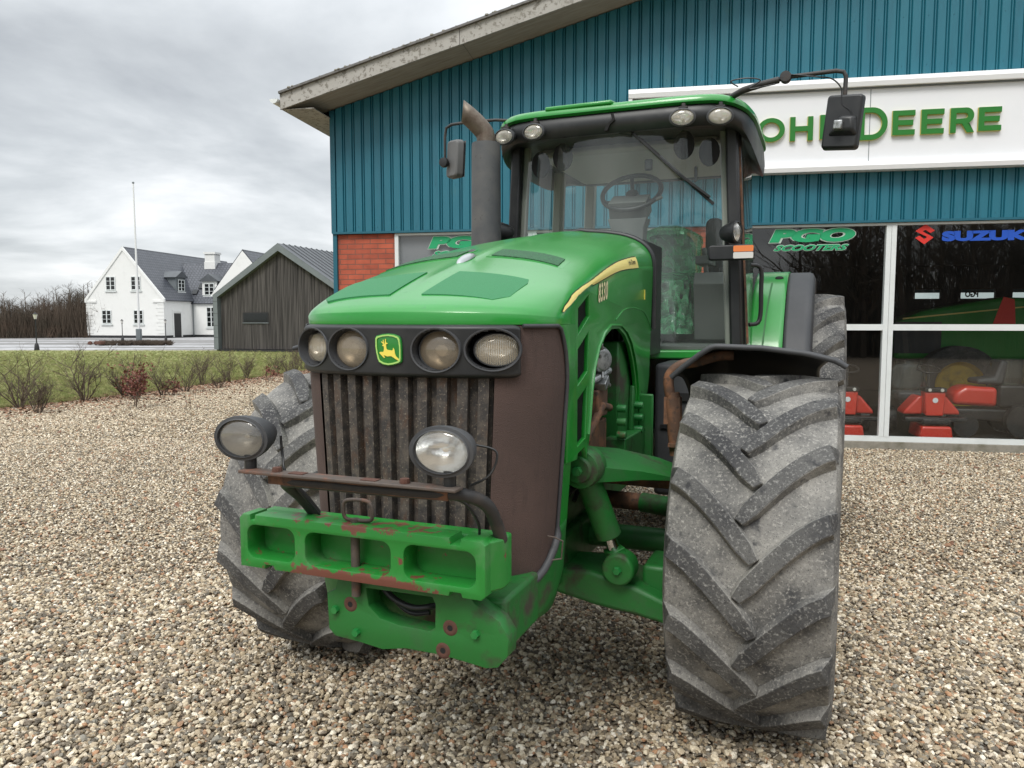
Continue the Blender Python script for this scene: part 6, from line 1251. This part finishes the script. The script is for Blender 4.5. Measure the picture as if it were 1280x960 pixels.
mm = MB(); mm.b2(7.9, 9.0, 7.8, 8.9, 7.0, 8.55); mm.b2(7.8, 9.1, 7.7, 9.0, 8.55, 8.75); mm.b2(7.85, 9.05, 7.75, 8.95, 7.0, 7.75); mm.out('chimney', 'white_wall', HO, smooth=0)
# second white gable behind the barn
mm = MB(); mm.prism([(9.6, 3.7), (17.6, 3.7), (17.6, 3.71), (13.5, 8.6), (9.6, 3.71)], lambda a, b: (a, 5.2, b), lambda a, b: (a, 12, b)); mm.out('second_gable', 'white_wall', HO, smooth=0)
roofplane('roof', [(17.8, 5.25, 3.6), (17.8, 14, 3.6), (13.5, 14, 8.74), (13.5, 5.25, 8.74)]); roofplane('roof', [(9.3, 14, 3.5), (9.3, 5.25, 3.5), (13.5, 5.25, 8.74), (13.5, 14, 8.74)])

# flagpole, planting island, lamps -------------------------------------
FP = empty('flagpole', 'tall bare white flagpole rising from the planting island in front of the white house', 'flagpole', (-25.6, 52.9, 0))
mm = MB(); mm.tube([(0, 0, .3), (0, 0, 5), (0, 0, 10.9)], [.085, .07, .04], 14); mm.out('pole', 'flag_white', FP, smooth=50)
mm = MB(); mm.lathe([(0, -.09), (.06, -.06), (.08, 0), (.06, .05), (0, .07)], 14, Matrix.Translation((0, 0, 10.95)) @ Matrix.Rotation(R_(90), 4, 'X')); mm.out('finial', 'zinc', FP, smooth=50)
mm = MB(); mm.box((-.02, 0, .55), (.30, .30, 1.1)); mm.out('base', 'zinc', FP, bevel=.03)
mm = MB()
for k in range(200):
    a = rr.uniform(0, 6.28); q = rr.uniform(0, 1) ** .5; x, y = -25.6 + 2.6 * q * math.cos(a), 52.2 + .85 * q * math.sin(a)
    [mm.tube([(x, y, 0), (x + rr.gauss(0, .12), y + rr.gauss(0, .12), rr.uniform(.18, .36))], [.02, .008], 3, cap=False) for _ in range(14)]
tag(mm.out('planting', 'twig', None, smooth=0), kind='stuff')
mm = MB()
for k in range(9): mm.lathe([(0, -.05), (.18, 0), (.14, .15), (0, .22)], 7, Matrix.Translation((-28.1 + rr.uniform(-.3, .7), 51.8 + rr.uniform(-.4, .4), .08)) @ Matrix.Rotation(R_(90), 4, 'X'))
tag(mm.out('red_shrub', 'rust', None, smooth=0), 'low reddish clump at the left end of the planting island', 'shrub')
def lamp(x, y, h, label, s=1.0):
    t = empty('street_lamp', label, 'lamp', (x, y, 0), 0, 'black lamp posts')
    mm = MB(); mm.tube([(0, 0, 0), (0, 0, .04), (0, 0, .30 * s), (0, 0, .42 * s), (0, 0, .46 * s)], [.14 * s, .14 * s, .11 * s, .05 * s, .035 * s], 12); mm.tube([(0, 0, .4 * s), (0, 0, h - .32 * s)], .032 * s, 10); mm.out('post', 'lamp_black', t, smooth=40)
    mm = MB(); mm.tube([(0, 0, h - .30 * s), (0, 0, h - .04 * s)], [.06 * s, .12 * s], 6); hd = mm.out('lantern', 'clear_lens', t, smooth=0)
    mm = MB(); mm.tube([(0, 0, h - .335 * s), (0, 0, h - .30 * s)], .075 * s, 6); mm.tube([(0, 0, h - .04 * s), (0, 0, h + .04 * s), (0, 0, h + .08 * s)], [.14 * s, .05 * s, .012 * s], 6); mm.out('lantern_cap', 'lamp_black', hd, smooth=0)
lamp(-26.75, 43.3, 2.05, 'black lamp post alone at the far edge of the lawn before the bare wood')
lamp(-30.6, 60.5, 1.7, 'small black lamp post in front of the white gable, left of the flagpole', .9)
lamp(-27.2, 60.5, 1.7, 'small black lamp post at the corner of the white house, right of the flagpole', .9)

# bare shrubs ------------------------------------------------------------
def shrub_mesh(mm, h, spread, stems, seed, depth=3, r0=.011):
    q = random.Random(seed)
    tips = []
    def grow(p, d, L, r, lev):
        pts = [p]; dd = d.copy(); n = 4
        for i in range(n):
            dd = (dd + Vector((q.gauss(0, .16), q.gauss(0, .16), q.gauss(.05, .08)))).normalized(); pts.append(pts[-1] + dd * L / n)
        mm.tube(pts, [r * (1 - .55 * i / n) for i in range(n + 1)], 4 if lev < 2 else 3, cap=False)
        tips.append(pts[-1]); tips.append(pts[-2])
        if lev < depth:
            for _ in range(q.choice((3, 4, 4, 5)) if lev < 2 else 3):
                i = q.randint(1, n); nd = (dd + Vector((q.gauss(0, .7), q.gauss(0, .7), q.gauss(.15, .35)))).normalized(); grow(pts[i], nd, L * q.uniform(.42, .68), max(.0022, r * .55), lev + 1)
    for k in range(stems):
        a = 6.28 * k / stems + q.uniform(-.4, .4); d = Vector((math.cos(a) * spread * q.uniform(.3, 1), math.sin(a) * spread * q.uniform(.3, 1), 1)).normalized()
        grow(Vector((math.cos(a) * .03, math.sin(a) * .03, -.02)), d, h * q.uniform(.45, .72), r0 * q.uniform(.7, 1.2), 0)
    return tips
SH = [(-9.45, 14.7, 1.0, .8, 5), (-8.62, 13.9, .62, .8, 8), (-8.95, 16.0, 1.05, .7, 4), (-8.6, 17.0, 1.0, .75, 6), (-7.85, 17.2, .85, .5, 4), (-7.70, 18.1, .75, .5, 5), (-8.05, 19.9, .85, .5, 4), (-7.75, 20.9, .75, .6, 5),
      (-7.60, 21.9, .80, .6, 5), (-7.2, 23.3, .75, .5, 5), (-6.75, 23.2, .70, .6, 5), (-7.1, 26.0, .80, .6, 5), (-6.6, 27.5, .8, .5, 5), (-10.9, 13.3, 1.05, .8, 6), (-6.95, 24.6, .75, .5, 5), (-7.35, 19.2, .45, .8, 5)]
SH.sort(key=lambda q: q[0] / q[1]); WORDS = ['first', 'second', 'third', 'fourth', 'fifth', 'sixth', 'seventh', 'eighth', 'ninth', 'tenth', 'eleventh', 'twelfth', 'thirteenth', 'fourteenth', 'fifteenth', 'sixteenth']
for i, (x, y, h, sp_, st_) in enumerate(SH):
    mm = MB(); shrub_mesh(mm, h * 1.1, sp_, st_ + 4, 50 + i, r0=.013 if h > .9 else .009); o = mm.out('bare_shrub', 'twig', None, smooth=0, fix=False, loc=(x, y, 0))
    look = 'tall leafless' if h > .9 else ('low dense leafless' if h < .65 else 'thin leafless')
    tag(o, f'{look} shrub, {WORDS[i]} from the left in the row along the lawn edge', 'shrub', 'bare shrubs along the lawn edge')
def leafy(name, x, y, h, sp_, st_, seed, nl, label, ls=.035):
    t = empty(name, label, 'shrub', (x, y, 0)); mm = MB(); tips = shrub_mesh(mm, h, sp_, st_, seed, 2, .009); mm.out('branches', 'twig', t, smooth=0, fix=False)
    q = random.Random(seed); mm = MB(); tips = [p for p in tips if p.z > h * .3] or tips
    for _ in range(nl):
        p = q.choice(tips) + Vector((q.gauss(0, .035), q.gauss(0, .035), q.gauss(0, .04))); a = Vector((q.gauss(0, 1), q.gauss(0, 1), q.gauss(0, 1))).normalized(); b = a.orthogonal().normalized(); s = ls * q.uniform(.6, 1.2)
        mm.add([p - a * s, p + b * s * .5 + a * s * .1, p + a * s, p - b * s * .5], [(0, 1, 2, 3)])
    mm.out('leaves', 'copper_leaf', t, smooth=0, fix=False)
leafy('beech_sapling', -7.35, 14.9, .98, .22, 3, 91, 420, 'upright young beech holding dry copper-red leaves, taller than the clump beside it')
leafy('beech_clump', -8.05, 16.4, .50, .45, 5, 92, 380, 'low clump of dry copper-red leaves left of the upright beech sapling')
leafy('beech_clump', -7.65, 17.2, .42, .3, 3, 95, 120, 'sparse small beech with copper leaves just right of the upright beech sapling')
leafy('beech_sapling', -6.55, 20.5, .72, .2, 2, 93, 110, 'small beech seedling with a red leafy tip near the right end of the shrub row')
for i, (x, y) in enumerate(((-6.1, 14.4), (-5.1, 14.9), (-6.5, 13.0))):
    mm = MB(); shrub_mesh(mm, .45, .35, 2, 120 + i, 1, .005); tag(mm.out('seedling', 'twig', None, smooth=0, fix=False, loc=(x, y, 0)), ('spindly seedling in the gravel in front of the upright beech', 'spindly seedling in the gravel, the one nearest the tractor tyre', 'spindly seedling in the gravel, nearest to the camera')[i], 'seedling', 'seedlings in the gravel')

# bare woods ---------------------------------------------------------------
def wood(name, place, n, hmin, hmax, seed, hfun=None):
    q = random.Random(seed); mm = MB()
    for _ in range(n):
        x, y, hf = place(q); h = q.uniform(hmin, hmax) * hf; r = .05 + .01 * h
        lean = Vector((q.gauss(0, .04), q.gauss(0, .04), 1)); base = Vector((x, y, -.1)); mm.tube([base, base + lean * h * .5, base + lean * h], [r, r * .65, .015], 4, cap=False)
        for k in range(q.randint(16, 26)):
            f = q.uniform(.12, .98); p = base + lean * h * f; a = q.uniform(0, 6.28); L = h * (1.05 - f) * q.uniform(.25, .5) + .4; up = q.uniform(.4, 1.3)
            d = Vector((math.cos(a), math.sin(a), up)).normalized(); e_ = p + d * L; w = max(.012, r * (1 - f) * .6)
            mm.tube([p, p + d * L * .5 + Vector((0, 0, .04 * L)), e_], [w, w * .7, .008], 3, cap=False)
            for s in range(3):
                p2 = p + d * L * q.uniform(.3, .95); d2 = (d + Vector((q.gauss(0, .6), q.gauss(0, .6), q.gauss(.2, .4)))).normalized(); mm.tube([p2, p2 + d2 * L * q.uniform(.3, .6)], [w * .5, .006], 3, cap=False)
    o = mm.out(name, 'wood_mass', None, smooth=0, fix=False); tag(o, kind='stuff'); return o
wood('wood', lambda q: (lambda t, d: (-72 + 34 * t, 66 + 10 * t + d, .50 + .50 * max(0, (t - .6) / .4) ** .7 + (.08 if q.random() < .2 else 0)))(q.random(), q.uniform(0, 12)), 460, 4.6, 6.2, 1)
def brush(name, place, n, seed, hs):
    q = random.Random(seed); mm = MB()
    for _ in range(n):
        x, y, hf = place(q); h = q.uniform(*hs) * hf; a = q.uniform(0, 6.28); w = .02
        mm.add([(x - w * math.cos(a), y - w * math.sin(a), 0), (x + w * math.cos(a), y + w * math.sin(a), 0), (x + q.gauss(0, .5), y + q.gauss(0, .5), h)], [(0, 1, 2)])
    o = mm.out(name, 'wood_mass', None, smooth=0, fix=False); tag(o, kind='stuff'); return o
brush('undergrowth', lambda q: (lambda t, d: (-72 + 33 * t, 65 + 10 * t + d, .48 + .52 * max(0, (t - .6) / .4) ** .7))(q.random(), q.uniform(0, 14)), 60000, 2, (1.2, 4.9))
# wood across the road, behind the photographer (seen mirrored in the panes)
wood('wood', lambda q: (q.uniform(3, 45), q.uniform(-24, -17), 1), 120, 7.5, 10.5, 3)
brush('undergrowth', lambda q: (q.uniform(3, 45), q.uniform(-26, -17), 1), 14000, 4, (2, 8))
